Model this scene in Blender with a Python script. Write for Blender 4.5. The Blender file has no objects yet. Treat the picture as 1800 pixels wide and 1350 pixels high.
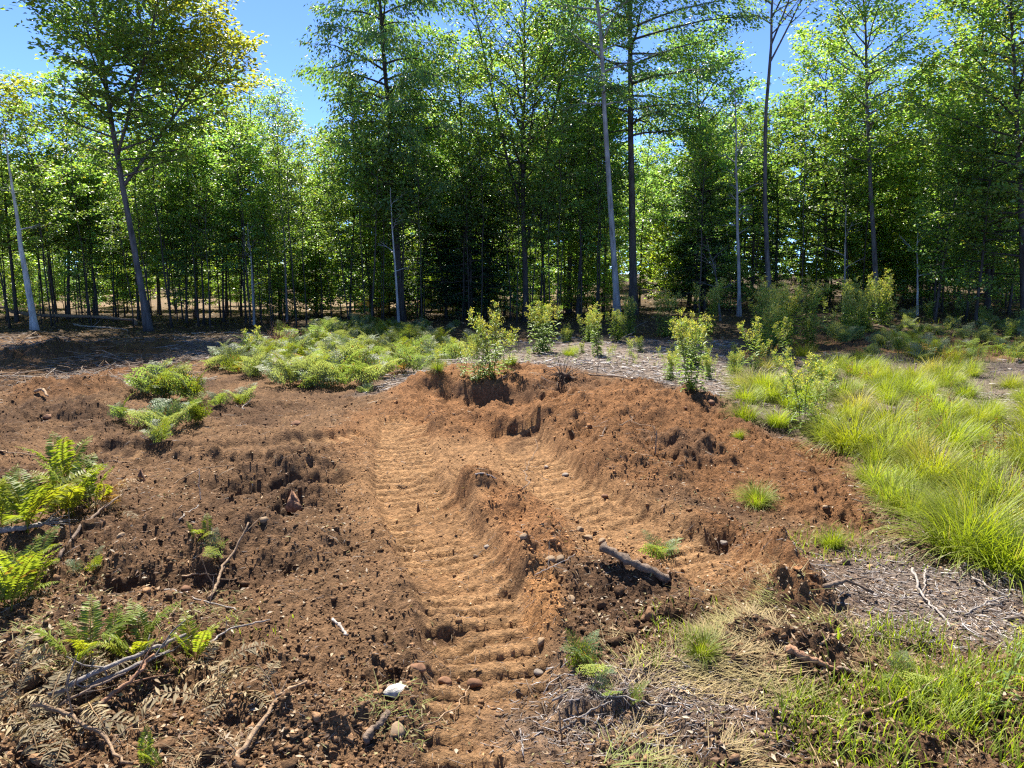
import bpy, math
import numpy as np

# ------------------------------------------------------------------ camera, sky, sun, exposure
sc = bpy.context.scene
COL = sc.collection
F_PX, PITCH, CAM_H = 1285.0, math.radians(8.63), 1.6      # focal length in px of an 1800 px wide frame
CP, SP = math.cos(PITCH), math.sin(PITCH)
cam = bpy.data.objects.new('camera', bpy.data.cameras.new('camera'))
COL.objects.link(cam)
cam.location = (0, 0, CAM_H)
cam.rotation_euler = (math.radians(90) - PITCH, 0, 0)
cam.data.sensor_width = 36.0
cam.data.lens = 36.0 * F_PX / 1800.0
cam.data.clip_start, cam.data.clip_end = 0.05, 3000
sc.camera = cam

SUN_EL, SUN_AZ = 57.0, -17.0                               # degrees; azimuth from straight ahead, minus = left
world = bpy.data.worlds.new('World'); sc.world = world; world.use_nodes = True
wn = world.node_tree
bg = wn.nodes['Background']
sky = wn.nodes.new('ShaderNodeTexSky'); sky.sky_type = 'NISHITA'; sky.sun_disc = False
sky.sun_elevation = math.radians(SUN_EL); sky.sun_rotation = math.radians(SUN_AZ)
sky.altitude = 9000; sky.air_density = 1.0; sky.dust_density = 0.0; sky.ozone_density = 6.0
wn.links.new(sky.outputs[0], bg.inputs[0]); bg.inputs[1].default_value = 0.15
sun = bpy.data.objects.new('sun', bpy.data.lights.new('sun', 'SUN')); COL.objects.link(sun)
sun.data.energy = 5.0; sun.data.angle = math.radians(0.53); sun.data.color = (1.0, 0.95, 0.86)
az, el = math.radians(SUN_AZ), math.radians(SUN_EL)
from mathutils import Vector
sun.rotation_euler = Vector((math.sin(az)*math.cos(el), math.cos(az)*math.cos(el), math.sin(el))).to_track_quat('Z', 'Y').to_euler()
sun.location = (-6, 20, 30)
sc.view_settings.view_transform = 'Standard'; sc.view_settings.look = 'None'
sc.view_settings.gamma = 1.0; sc.view_settings.use_curve_mapping = False
sc.view_settings.exposure = 1.55
sc.render.engine = 'CYCLES'
cy = sc.cycles
cy.max_bounces = 9; cy.diffuse_bounces = 5; cy.glossy_bounces = 2; cy.transmission_bounces = 7
cy.use_denoising = False; cy.sample_clamp_indirect = 6.0
cy.pixel_filter_type = 'BLACKMAN_HARRIS'; cy.filter_width = 1.25

# ------------------------------------------------------------------ numeric helpers
rng = np.random.default_rng(11)
U = lambda a, b, n=None: rng.uniform(a, b, n)

def gp(px, py, z=0.0):
    """ground point seen at pixel px,py of the 1800x1350 photograph (plane z)"""
    px = np.asarray(px, float); py = np.asarray(py, float)
    dx = (px-900)/F_PX; dy = (675-py)/F_PX
    t = (z-CAM_H)/(-SP+dy*CP)
    return t*dx, t*(CP+dy*SP)
def at(px, d, z=0.0):
    return (px-900)/F_PX*(d*CP+(CAM_H-z)*SP)
def onplane(px, py, d):
    dx = (px-900)/F_PX; dy = (675-py)/F_PX
    t = d/(CP+dy*SP)
    return t*dx, CAM_H+t*(dy*CP-SP)
def poly_w(pts):
    a = np.array(pts, float); x, y = gp(a[:, 0], a[:, 1])
    return np.stack([x, y], 1)

def _hash(ix, iy, seed):
    h = (ix.astype(np.int64)*374761393 + iy.astype(np.int64)*668265263 + seed*974711) & 0x7fffffff
    h = ((h ^ (h >> 13))*1274126177) & 0x7fffffff
    return ((h ^ (h >> 16)) & 0xffffff)/float(0xffffff)
def vnoise(x, y, seed=0):
    ix = np.floor(x); iy = np.floor(y); fx = x-ix; fy = y-iy
    ix = ix.astype(np.int64); iy = iy.astype(np.int64)
    fx = fx*fx*(3-2*fx); fy = fy*fy*(3-2*fy)
    a = _hash(ix, iy, seed); b = _hash(ix+1, iy, seed); c = _hash(ix, iy+1, seed); d = _hash(ix+1, iy+1, seed)
    return (a+(b-a)*fx)*(1-fy)+(c+(d-c)*fx)*fy
def fbm(x, y, octs=3, seed=0, gain=0.5):
    s = 0; a = 1; n = 0; c, q = 0.8, 0.6
    for o in range(octs):
        s = s+a*(vnoise(x, y, seed+o*17)*2-1); n += a; a *= gain
        x, y = (c*x-q*y)*2.03+3.1, (q*x+c*y)*2.03+1.7
    return s/n
def domes(x, y, cell, dens, seed):
    """scattered round lumps: height 0..1 in units of the cell"""
    gx = x/cell; gy = y/cell; ix = np.floor(gx).astype(np.int64); iy = np.floor(gy).astype(np.int64)
    out = np.zeros_like(x)
    for i in (-1, 0, 1):
        for j in (-1, 0, 1):
            cx = ix+i; cyy = iy+j
            px_ = cx+_hash(cx, cyy, seed); py_ = cyy+_hash(cx, cyy, seed+1)
            r = 0.15+0.5*_hash(cx, cyy, seed+2)**1.5
            on = _hash(cx, cyy, seed+3) < dens
            d2 = ((gx-px_)**2+(gy-py_)**2)/(r*r)
            out = np.maximum(out, np.where(on, np.maximum(0, 1-d2)**.8*r*1.1, 0))
    return out
def sst(a, b, x):
    t = np.clip((x-a)/(b-a), 0, 1); return t*t*(3-2*t)
def poly_dist(X, Y, P):
    best = np.full(X.shape, 1e9); S = np.zeros(X.shape); side = np.zeros(X.shape); s0 = 0.0
    for k in range(len(P)-1):
        ax, ay = P[k]; bx, by = P[k+1]; dx, dy = bx-ax, by-ay; L = math.hypot(dx, dy)
        t = np.clip(((X-ax)*dx+(Y-ay)*dy)/(L*L), 0, 1)
        ex = X-ax-t*dx; ey = Y-ay-t*dy; d = np.sqrt(ex*ex+ey*ey)
        m = d < best
        best = np.where(m, d, best); S = np.where(m, s0+t*L, S); side = np.where(m, np.sign(dx*ey-dy*ex), side)
        s0 += L
    return best, S, side, s0
def inside(X, Y, P):
    c = np.zeros(X.shape, bool); n = len(P)
    for i in range(n):
        x1, y1 = P[i]; x2, y2 = P[(i+1) % n]
        m = (y1 > Y) != (y2 > Y)
        c ^= m & (X < (x2-x1)*(Y-y1)/((y2-y1) if y2 != y1 else 1e-9)+x1)
    return c
def zone(X, Y, pts, feather=0.25):
    P = poly_w(pts); d, _, _, _ = poly_dist(X, Y, np.vstack([P, P[:1]]))
    sd = np.where(inside(X, Y, P), -d, d)
    return 1-sst(-feather, feather, sd)
def unit(v):
    return v/np.maximum(np.linalg.norm(v, axis=-1, keepdims=True), 1e-9)

# ------------------------------------------------------------------ mesh / object helpers
def new_mesh(name, V, faces, mat, col=None, smooth=False, mats=None, midx=None):
    V = np.asarray(V, np.float32); me = bpy.data.meshes.new(name)
    if not isinstance(faces, (list, tuple)): faces = [faces]
    faces = [np.asarray(f, np.int32) for f in faces if len(f)]
    loops = np.concatenate([f.ravel() for f in faces])
    tot = np.concatenate([np.full(len(f), f.shape[1], np.int32) for f in faces])
    start = np.concatenate([[0], np.cumsum(tot)[:-1]]).astype(np.int32)
    me.vertices.add(len(V)); me.vertices.foreach_set('co', V.ravel())
    me.loops.add(len(loops)); me.loops.foreach_set('vertex_index', loops)
    me.polygons.add(len(tot)); me.polygons.foreach_set('loop_start', start); me.polygons.foreach_set('loop_total', tot)
    if smooth: me.polygons.foreach_set('use_smooth', np.ones(len(tot), bool))
    if col is not None:
        a = me.color_attributes.new('tint', 'FLOAT_COLOR', 'POINT')
        c = np.ones((len(V), 4), np.float32); c[:, :3] = col; a.data.foreach_set('color', c.ravel())
    for m in ([mat] if mats is None else mats): me.materials.append(m)
    if midx is not None: me.polygons.foreach_set('material_index', np.asarray(midx, np.int32))
    me.update(calc_edges=True); me.validate()
    return me
def link(name, data, parent=None, loc=(0, 0, 0), rot=(0, 0, 0), scale=1.0):
    o = bpy.data.objects.new(name, data); COL.objects.link(o)
    o.location = loc; o.rotation_euler = rot
    o.scale = (scale,)*3 if np.isscalar(scale) else scale
    if parent: o.parent = parent
    return o
def tag(o, label, cat=None, group=None, kind=None):
    o['label'] = label
    if cat: o['category'] = cat
    if group: o['group'] = group
    if kind: o['kind'] = kind
    return o
def thing(name, label, cat, loc, parts, rotz=0.0, scale=1.0, group=None, tilt=(0, 0)):
    """an Empty at the base carrying the given (name, mesh) parts"""
    e = link(name, None, None, loc, (tilt[0], tilt[1], rotz), scale)
    e.empty_display_size = 0.1
    tag(e, label, cat, group)
    for n, me in parts:
        o = link(n, me, e)
        if n == 'flower_head': o['kind'] = 'stuff'
    return e

class Geo:
    """collects vertices, faces and tints"""
    def __init__(s): s.V = []; s.Q = []; s.T = []; s.C = []; s.n = 0
    def add(s, V, Q=None, T=None, C=(1, 1, 1)):
        V = np.asarray(V, float).reshape(-1, 3)
        if Q is not None and len(Q): s.Q.append(np.asarray(Q)+s.n)
        if T is not None and len(T): s.T.append(np.asarray(T)+s.n)
        s.C.append(np.broadcast_to(np.asarray(C, float), (len(V), 3))); s.V.append(V); s.n += len(V)
    def mesh(s, name, mat, smooth=False):
        f = []
        if s.Q: f.append(np.concatenate(s.Q))
        if s.T: f.append(np.concatenate(s.T))
        return new_mesh(name, np.concatenate(s.V), f, mat, np.concatenate(s.C), smooth)
    def tube(s, P, R, sides=6, C=(1, 1, 1), cap=True, rough=0.0):
        P = np.asarray(P, float); n = len(P); R = np.broadcast_to(np.asarray(R, float), (n,))
        T = unit(np.gradient(P, axis=0))
        ref = np.array([0, 0, 1.0]) if abs(T[:, 2]).mean() < 0.8 else np.array([1.0, 0, 0])
        A = unit(np.cross(T, ref)); B = np.cross(T, A)
        th = np.arange(sides)*2*math.pi/sides
        rr = R[:, None]*(1+rough*U(-1, 1, (n, sides)))
        V = P[:, None]+rr[..., None]*(np.cos(th)[None, :, None]*A[:, None]+np.sin(th)[None, :, None]*B[:, None])
        i = np.arange(n-1)[:, None]*sides; j = np.arange(sides)[None]; j2 = (j+1) % sides
        Q = np.stack([i+j, i+j2, i+sides+j2, i+sides+j], -1).reshape(-1, 4)
        V = V.reshape(-1, 3); T3 = None
        if cap:
            V = np.vstack([V, P[:1], P[-1:]]); a = n*sides
            j = np.arange(sides); j2 = (j+1) % sides
            T3 = np.vstack([np.stack([np.full(sides, a), j2, j], -1), np.stack([np.full(sides, a+1), (n-1)*sides+j, (n-1)*sides+j2], -1)])
        s.add(V, Q, T3, C)
    def leaves(s, P, D, N, L, W, C, fold=0.18):
        """one folded kite per leaf: P base, D direction, N normal, L length, W width"""
        n = len(P); D = unit(D); S = unit(np.cross(D, N)); N = np.cross(S, D)
        L = np.broadcast_to(L, (n,))[:, None]; W = np.broadcast_to(W, (n,))[:, None]
        mid = P+D*L*0.42
        V = np.stack([P, mid-S*W*0.5+N*W*fold, P+D*L-N*L*0.06, mid+S*W*0.5+N*W*fold], 1).reshape(-1, 3)
        b = np.arange(n)[:, None]*4
        s.add(V, None, np.vstack([b+np.array([[0, 2, 1]]), b+np.array([[0, 3, 2]])]), np.repeat(np.broadcast_to(C, (n, 3)), 4, 0))
    def blades(s, P, D, L, W, bend, C, seg=4, tipc=None, start=0.0):
        """grass blades / straws: strips that bend down along their length. D = horizontal lean dir (n,2), bend (n,) lean amount"""
        n = len(P); L = np.broadcast_to(L, (n,)); W = np.broadcast_to(W, (n,)); bend = np.broadcast_to(bend, (n,))
        side = np.stack([-D[:, 1], D[:, 0], np.zeros(n)], 1); D3 = np.stack([D[:, 0], D[:, 1], np.zeros(n)], 1)
        pts = [np.asarray(P, float)]; ang = 0.12+0.25*bend+start
        for k in range(seg):
            a = ang+bend*1.5*(k+0.5)/seg
            pts.append(pts[-1]+(L/seg)[:, None]*(np.sin(a)[:, None]*D3+np.cos(a)[:, None]*np.array([0, 0, 1.0])))
        rows = []; cols = []; C = np.broadcast_to(C, (n, 3)); tipc = C if tipc is None else np.broadcast_to(tipc, (n, 3))
        for k in range(seg):
            w = (W*(1-0.75*(k/seg)**1.5)*(0.7 if k == 0 else 1))[:, None]*0.5
            rows += [pts[k]-side*w, pts[k]+side*w]; t = k/seg; cols += [C*(1-t)+tipc*t]*2
        rows.append(pts[seg]); cols.append(tipc)
        m = len(rows); V = np.stack(rows, 1).reshape(-1, 3); b = np.arange(n)[:, None]*m
        Q = np.vstack([b+np.array([[2*k, 2*k+1, 2*k+3, 2*k+2]]) for k in range(seg-1)]) if seg > 1 else None
        s.add(V, Q, b+np.array([[2*seg-2, 2*seg-1, 2*seg]]), np.stack(cols, 1).reshape(-1, 3))

# ------------------------------------------------------------------ materials
def nd(nt, t, **kw):
    n = nt.nodes.new(t)
    for k, v in kw.items(): setattr(n, k, v)
    return n
def mat_new(name):
    m = bpy.data.materials.new(name); m.use_nodes = True; nt = m.node_tree
    return m, nt, nt.nodes['Principled BSDF'], nt.nodes['Material Output']
def tint_x_noise(nt, scale, lo, hi, coord='Position', detail=4):
    """tint attribute times a noise between lo and hi"""
    at_ = nd(nt, 'ShaderNodeAttribute', attribute_name='tint')
    geo = nd(nt, 'ShaderNodeNewGeometry') if coord == 'Position' else nd(nt, 'ShaderNodeTexCoord')
    nz = nd(nt, 'ShaderNodeTexNoise'); nz.inputs['Scale'].default_value = scale; nz.inputs['Detail'].default_value = detail
    nt.links.new(geo.outputs['Position' if coord == 'Position' else 'Object'], nz.inputs['Vector'])
    mr = nd(nt, 'ShaderNodeMapRange'); mr.inputs[1].default_value = 0.25; mr.inputs[2].default_value = 0.75
    mr.inputs[3].default_value = lo; mr.inputs[4].default_value = hi
    nt.links.new(nz.outputs[0], mr.inputs[0])
    mx = nd(nt, 'ShaderNodeVectorMath', operation='SCALE')
    nt.links.new(at_.outputs['Color'], mx.inputs[0]); nt.links.new(mr.outputs[0], mx.inputs['Scale'])
    return mx.outputs[0], geo, nz
def leaf_mat(name, trans=0.45, rough=0.42, spec=0.5, boost=(1.7, 1.75, 0.75), objvar=0.12):
    m, nt, p, out = mat_new(name)
    c, _, _ = tint_x_noise(nt, 5.0, 0.8, 1.2)
    oi = nd(nt, 'ShaderNodeObjectInfo'); mr = nd(nt, 'ShaderNodeMapRange')
    mr.inputs[3].default_value = 1-objvar; mr.inputs[4].default_value = 1+objvar
    nt.links.new(oi.outputs['Random'], mr.inputs[0])
    s = nd(nt, 'ShaderNodeVectorMath', operation='SCALE'); nt.links.new(c, s.inputs[0]); nt.links.new(mr.outputs[0], s.inputs['Scale'])
    nt.links.new(s.outputs[0], p.inputs['Base Color'])
    p.inputs['Roughness'].default_value = rough; p.inputs['Specular IOR Level'].default_value = spec
    t = nd(nt, 'ShaderNodeBsdfTranslucent'); v = nd(nt, 'ShaderNodeVectorMath', operation='MULTIPLY'); v.inputs[1].default_value = boost
    nt.links.new(s.outputs[0], v.inputs[0]); nt.links.new(v.outputs[0], t.inputs['Color'])
    mix = nd(nt, 'ShaderNodeMixShader'); mix.inputs[0].default_value = trans
    nt.links.new(p.outputs[0], mix.inputs[1]); nt.links.new(t.outputs[0], mix.inputs[2]); nt.links.new(mix.outputs[0], out.inputs['Surface'])
    return m
def rough_mat(name, scale, lo, hi, rough=0.9, bump=0.4, bscale=40, bdist=0.01, coord='Position', spec=0.25, stretch=None):
    m, nt, p, out = mat_new(name)
    c, geo, nz = tint_x_noise(nt, scale, lo, hi, coord)
    nt.links.new(c, p.inputs['Base Color']); p.inputs['Roughness'].default_value = rough; p.inputs['Specular IOR Level'].default_value = spec
    src = geo.outputs['Position' if coord == 'Position' else 'Object']
    if stretch:
        mp = nd(nt, 'ShaderNodeMapping'); mp.inputs['Scale'].default_value = stretch; nt.links.new(src, mp.inputs[0]); src = mp.outputs[0]
        nt.links.new(src, nz.inputs['Vector'])
    b = nd(nt, 'ShaderNodeTexNoise'); b.inputs['Scale'].default_value = bscale; b.inputs['Detail'].default_value = 6; b.inputs['Roughness'].default_value = 0.65
    nt.links.new(src, b.inputs['Vector'])
    bp = nd(nt, 'ShaderNodeBump'); bp.inputs['Strength'].default_value = bump; bp.inputs['Distance'].default_value = bdist
    nt.links.new(b.outputs[0], bp.inputs['Height']); nt.links.new(bp.outputs[0], p.inputs['Normal'])
    return m
M_SOIL = rough_mat('soil', 34, 0.5, 1.55, rough=0.95, bump=1.0, bscale=75, bdist=0.035, spec=0.12)
M_CLOD = rough_mat('clod', 30, 0.7, 1.3, rough=0.95, bump=0.7, bscale=70, bdist=0.02, spec=0.15)
M_LEAF = leaf_mat('tree_leaf', 0.5, 0.38, 0.6, (2.5, 2.5, 1.0))
M_FAR = leaf_mat('far_leaf', 0.5, 0.8, 0.15, (2.2, 2.1, 0.8))
M_FERN = leaf_mat('fern_leaf', 0.45, 0.5, 0.4, (1.7, 1.65, 0.6))
M_GRASS = leaf_mat('grass_blade', 0.45, 0.5, 0.3, (1.6, 1.55, 0.45))
M_DEADLEAF = leaf_mat('dead_leaf', 0.2, 0.7, 0.3, (1.3, 1.2, 0.9))
M_BARK = rough_mat('bark', 11, 0.4, 1.75, rough=0.9, bump=1.0, bscale=30, bdist=0.02, coord='Object', spec=0.2, stretch=(1, 1, 0.25))
M_WOOD = rough_mat('weathered_wood', 45, 0.45, 1.5, rough=0.85, bump=0.9, bscale=90, bdist=0.010, coord='Object', spec=0.25)
M_STONE = rough_mat('stone', 18, 0.75, 1.25, rough=0.85, bump=0.5, bscale=60, bdist=0.008, coord='Object', spec=0.3)
M_LITTER = rough_mat('litter', 60, 0.75, 1.25, rough=0.75, bump=0.2, bscale=120, bdist=0.003, spec=0.3)

# ------------------------------------------------------------------ the ground: one displaced sheet
RED = np.array([0.225, 0.108, 0.045]); SAND = np.array([0.34, 0.198, 0.094]); HUMUS = np.array([0.092, 0.052, 0.029])
BROWN = np.array([0.172, 0.098, 0.050]); MULCH = np.array([0.20, 0.165, 0.14]); FLOOR = np.array([0.10, 0.07, 0.042]); TAN = np.array([0.29, 0.20, 0.115])
TRACK_A = poly_w([(712, 740), (706, 790), (720, 850), (752, 915), (790, 985), (830, 1070), (858, 1170), (872, 1290), (880, 1400)])
TRACK_B = poly_w([(905, 765), (930, 800), (985, 855), (1070, 905), (1160, 950), (1250, 1000), (1350, 1075)])
TRACK_C = poly_w([(150, 800), (300, 800), (470, 790), (640, 768)])
TRACK_D = poly_w([(1060, 1250), (1110, 1320), (1150, 1400)])
Z_SAND = [(660, 740), (960, 760), (1160, 890), (1330, 1010), (1210, 1010), (1010, 990), (960, 1080), (985, 1350), (810, 1350), (800, 1100), (690, 985), (600, 860)]
Z_LOOSE = [(980, 690), (1270, 715), (1420, 775), (1530, 835), (1560, 930), (1440, 925), (1330, 890), (1180, 860), (1050, 800), (960, 760)]
Z_PILE = [(690, 690), (760, 672), (960, 668), (1010, 672), (1030, 720), (960, 760), (850, 780), (720, 760)]
Z_MULCH1 = [(640, 700), (780, 610), (1000, 595), (1300, 605), (1310, 690), (1260, 715), (1000, 672), (780, 668)]
Z_MULCH2 = [(1440, 1010), (1580, 960), (1640, 990), (1830, 1020), (1900, 1180), (1560, 1110)]
Z_MULCH3 = [(1700, 690), (1900, 690), (1900, 860), (1760, 800)]
Z_MULCH4 = [(300, 640), (330, 575), (500, 575), (470, 620)]
Z_MULCH5 = [(960, 1230), (1060, 1190), (1240, 1210), (1320, 1270), (1180, 1300), (980, 1280)]
Z_GRASS = [(1290, 640), (1420, 622), (1830, 640), (1900, 1010), (1790, 985), (1625, 950), (1545, 880), (1515, 800), (1275, 725)]

def ground_fn(X, Y):
    """height and colour of the terrain at world X,Y"""
    h = 0.05*fbm(X/2.6, Y/2.6, 3, 1)+0.45*fbm(X/30, Y/30, 2, 5)*sst(24, 60, np.hypot(X, Y))
    h += 0.030*np.clip(Y-13, 0, 30)*sst(-1, 9, X)                    # gentle rise under the wood on the right
    C = np.empty(X.shape+(3,)); C[:] = BROWN
    n1 = fbm(X/0.7, Y/0.7, 3, 21); n2 = fbm(X/0.22, Y/0.22, 3, 33)
    C = C+(HUMUS-BROWN)*sst(-0.1, 0.5, n1+0.3*n2)[..., None]*0.85
    C = C+(RED-C)*(sst(0.15, 0.6, fbm(X/1.3+9, Y/1.3, 3, 41))*0.7)[..., None]
    near = (Y > -4) & (Y < 21) & (np.abs(X) < 16)
    x, y = X[near], Y[near]; n1n, n2n = n1[near], n2[near]; n3n = fbm(x/0.6+7, y/0.6, 3, 29)
    hh = np.zeros_like(x); c = C[near]
    loose = 0.62+0.35*n1n                                            # how cloddy
    def zmask(z, f=0.25): return zone(x+0.12*n2n+0.1*n1n, y+0.2*n1n, z, f)
    zs, zl, zp = zmask(Z_SAND, .3), zmask(Z_LOOSE, .25), zmask(Z_PILE, .3)
    zm = np.maximum.reduce([zmask(z, .3) for z in (Z_MULCH1, Z_MULCH2, Z_MULCH3, Z_MULCH4, Z_MULCH5)])
    zg = zmask(Z_GRASS, .3)
    def paint(m, col, k=1.0):
        nonlocal c
        c = c+(col-c)*(np.clip(m*k, 0, 1))[..., None]
    paint(zs, SAND*0.6+RED*0.4, 0.85); paint(zl, RED*0.82, 0.9); paint(zp, RED, 0.9)
    paint(zm, MULCH, 0.8); paint(zg, MULCH*.8, 0.8)
    loose = np.clip(loose*(1-0.75*zs)+0.55*zl+0.5*zp, 0.03, 1)*(1-0.7*zm)
    def ridge(pts, w, amp, k=1.0, col=None, ck=0.8, steep=0.0, lo=0.12):
        """a berm (amp>0) or trench (amp<0) along a line, fading to its ends, its near side steeper with steep"""
        nonlocal hh, loose
        d, s, side, L = poly_dist(x+0.20*n1n+.015*n2n, y+0.18*n3n+.015*n2n, poly_w(pts))
        ww = w*np.where((s <= 0) | (s >= L), 1, np.where(side*1.0 > 0, 1-steep, 1+steep))
        p = np.exp(-(d/ww)**2*1.4)
        e = np.minimum(sst(-0.02, 0.35, s/L+0.02), 1-sst(0.65, 1.02, s/L))
        p = p*(lo+(1-lo)*e)
        hh = hh+1.1*amp*p*np.clip(0.95+0.8*n1n+.25*n2n, .25, 1.7)
        loose = np.clip(loose+0.5*abs(p)*k, 0, 1)
        if col is not None: paint(sst(0.15, 0.6, p), col, ck)
        return p
    # far bank: the undisturbed ground stands higher than the dug floor, with a scarp facing the camera
    bank = poly_w([(600, 692), (700, 698), (790, 702), (870, 712), (940, 712), (1000, 702), (1080, 706), (1180, 712), (1300, 738)])
    bx = np.interp(x+0.15*n2n, bank[:, 0], bank[:, 1])+0.16*n1n+0.07*n2n
    lev = np.interp(x, [bank[0, 0]-1.5, bank[1, 0], bank[2, 0], bank[5, 0], bank[-1, 0], bank[-1, 0]+1.2], [0, .08, .26, .24, .10, 0])
    steepw = np.interp(x, [bank[1, 0], bank[2, 0], bank[4, 0], bank[6, 0]], [.9, .15, .15, .7])
    hh += lev*(sst(-1, 1, (y-bx)/np.maximum(steepw, .1)))*(1-sst(2.0, 4.5, y-bx))
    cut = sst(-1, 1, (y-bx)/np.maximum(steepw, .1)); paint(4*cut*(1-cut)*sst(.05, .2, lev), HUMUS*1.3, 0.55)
    # second step below it, and the spoil either side
    ridge([(800, 742), (870, 752), (930, 758), (975, 745)], 0.30, 0.16, 1, RED, .6, 0.35)
    ridge([(880, 775), (960, 775)], 0.35, -0.12, .6, HUMUS*1.2, .6); ridge([(810, 722), (880, 730), (950, 730)], 0.30, -0.17, .6, HUMUS*1.2, .6)
    ridge([(695, 715), (740, 700), (800, 702)], 0.5, 0.20, 1, RED*1.05)
    ridge([(700, 752), (790, 770), (830, 790)], 0.30, 0.13, 1, RED*.9, .7, .2)
    ridge([(965, 745), (1040, 790), (1120, 850), (1205, 905)], 0.36, 0.24, 1.2, RED*0.85, .8, 0.15)
    ridge([(1000, 715), (1100, 722), (1230, 740)], 0.8, 0.22, 1, RED, .8)
    ridge([(1080, 780), (1200, 800), (1300, 830)], 0.35, 0.13, 1, HUMUS*1.4, .6)
    ridge([(1200, 905), (1290, 960), (1370, 1030), (1440, 1085), (1500, 1150)], 0.20, 0.17, 1.1, RED*0.95, .85)
    # centre heap between the tracks
    ridge([(790, 880), (860, 895), (915, 905)], 0.22, 0.20, 1.3, RED*0.85, .8, .25)
    ridge([(905, 890), (935, 950), (950, 1000), (965, 1040)], 0.26, 0.22, 1.2, RED*1.15, .9, lo=.1)
    ridge([(950, 1010), (965, 1080), (985, 1160)], 0.12, 0.035, .2, SAND*np.array([1, .85, .7]), .9)
    ridge([(740, 840), (800, 830)], 0.25, 0.07, 1); ridge([(1010, 880), (1080, 870)], 0.2, 0.05, 1)
    # left: ruts pushed sideways and the scarp with the dark hollow
    ridge([(220, 815), (350, 808), (500, 815), (650, 785)], 0.13, 0.10, .8, None, 0, .3)
    ridge([(330, 850), (430, 858), (540, 850), (660, 835)], 0.10, -0.10, .5, HUMUS, .5)
    ridge([(330, 835), (450, 838), (560, 830), (660, 818)], 0.12, 0.10, .8, None, 0, .3)
    ridge([(480, 890), (580, 880), (680, 875)], 0.14, 0.07, .8); ridge([(480, 905), (530, 905)], 0.09, -0.09, .4, HUMUS, .5)
    ridge([(90, 975), (200, 955), (330, 950), (450, 955), (545, 965)], 0.30, 0.24, 1, HUMUS*1.2, .6, .35, lo=.3)
    ridge([(130, 1025), (330, 1018), (460, 1015), (560, 1005)], 0.12, -0.10, .5, HUMUS, .7)
    ridge([(0, 705), (120, 700), (240, 690)], 0.7, 0.16, 1, RED*.8, .6); ridge([(0, 640), (120, 620), (260, 625)], 1.0, 0.16, 1, HUMUS, .6)
    ridge([(-60, 600), (80, 592), (200, 600)], 1.1, 0.15, 1, HUMUS, .5); ridge([(0, 740), (130, 730), (260, 740)], 0.35, 0.12, 1)
    ridge([(60, 870), (180, 890)], 0.4, 0.12, .5); ridge([(0, 1150), (150, 1140), (330, 1150)], 0.25, 0.08, .8)
    ridge([(470, 1270), (560, 1290), (640, 1310)], 0.12, 0.07, 1); ridge([(230, 1240), (330, 1300)], 0.16, -0.06, .1)
    ridge([(690, 1100), (740, 1085), (800, 1095)], 0.13, 0.07, 1.2, HUMUS, .6)
    ridge([(980, 1010), (1120, 1030), (1220, 1050)], 0.22, 0.06, 1, HUMUS*1.2, .6)
    ridge([(1290, 1130), (1400, 1180), (1480, 1230)], 0.12, 0.05, .4)
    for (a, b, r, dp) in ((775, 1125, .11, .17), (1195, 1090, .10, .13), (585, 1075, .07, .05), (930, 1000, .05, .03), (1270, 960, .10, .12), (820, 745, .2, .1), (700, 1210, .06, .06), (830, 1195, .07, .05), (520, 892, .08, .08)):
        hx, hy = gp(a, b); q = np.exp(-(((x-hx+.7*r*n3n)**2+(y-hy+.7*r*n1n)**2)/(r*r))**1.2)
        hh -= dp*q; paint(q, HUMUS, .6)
    # crawler tracks: flattened bands with bars pressed across them
    for P, w, dep, bars in ((TRACK_A, .27, .04, .017), (TRACK_B, .25, .035, .015), (TRACK_C, .26, .03, .014), (TRACK_D, .22, .03, .010)):
        d, s, side, L = poly_dist(x+0.03*n1n, y+0.02*n1n, P)
        b = (1-sst(w-.05, w+.04, d))*np.where((s <= 0) | (s >= L), 0, 1)
        keep = sst(-0.4, 0.25, fbm(x/0.4+3, y/0.4, 3, 77)+0.12)
        bar = np.clip(np.sin(2*math.pi*(s+0.012*n2n+.03*n1n)/0.135+0.5*np.sin(d*6))*(4+2*n2n), -1, 0.6)
        hh = hh*(1-0.45*b)+b*(-dep+bars*bar*keep)+0.03*np.exp(-((d-w-.06)/.06)**2)*np.where((s <= 0) | (s >= L), 0, 1)*(1+n1n)
        loose = loose*(1-0.92*b*keep); paint(b*keep*sst(-.3, .2, bar+.4), SAND, .55)
    # clods and crumbs
    bil = lambda sc_, sd, o=3: 0.45-np.abs(fbm(x/sc_, y/sc_, o, sd))
    patch = sst(-.35, .35, fbm(x/0.55+5, y/0.55, 3, 57))
    hh += loose*(0.08*fbm(x/0.45, y/0.45, 4, 51, .6)+0.03*domes(x+.04*n2n, y+.04*n3n, 0.30, .4, 91))
    hh += loose*patch*(0.10*bil(.19, 53)+.07*bil(.09, 54))
    hh += (0.3+0.7*loose)*(0.55+.45*patch)*(0.10*domes(x+.03*n2n, y+.02*n3n, 0.12, .5, 61)*0.55+0.036*domes(x+.015*n2n, y, 0.055, .7, 71)+0.03*bil(.05, 55, 2)*.6)
    hh += (0.25+0.75*loose)*(0.026*fbm(x/0.06, y/0.06, 3, 81, .65)+0.024*domes(x, y+.01*n2n, 0.03, .8, 73))+0.010*fbm(x/0.018, y/0.018, 2, 82)+0.03*n2n*(0.15+loose)
    lump = vnoise(x/0.09, y/0.09, 101); lump2 = vnoise(x/0.03, y/0.03, 103); c = c*(0.68+0.36*lump+.28*lump2)[..., None]
    m2 = 1-sst(17, 21, y)
    h[near] += hh*m2
    C[near] = c
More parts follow.
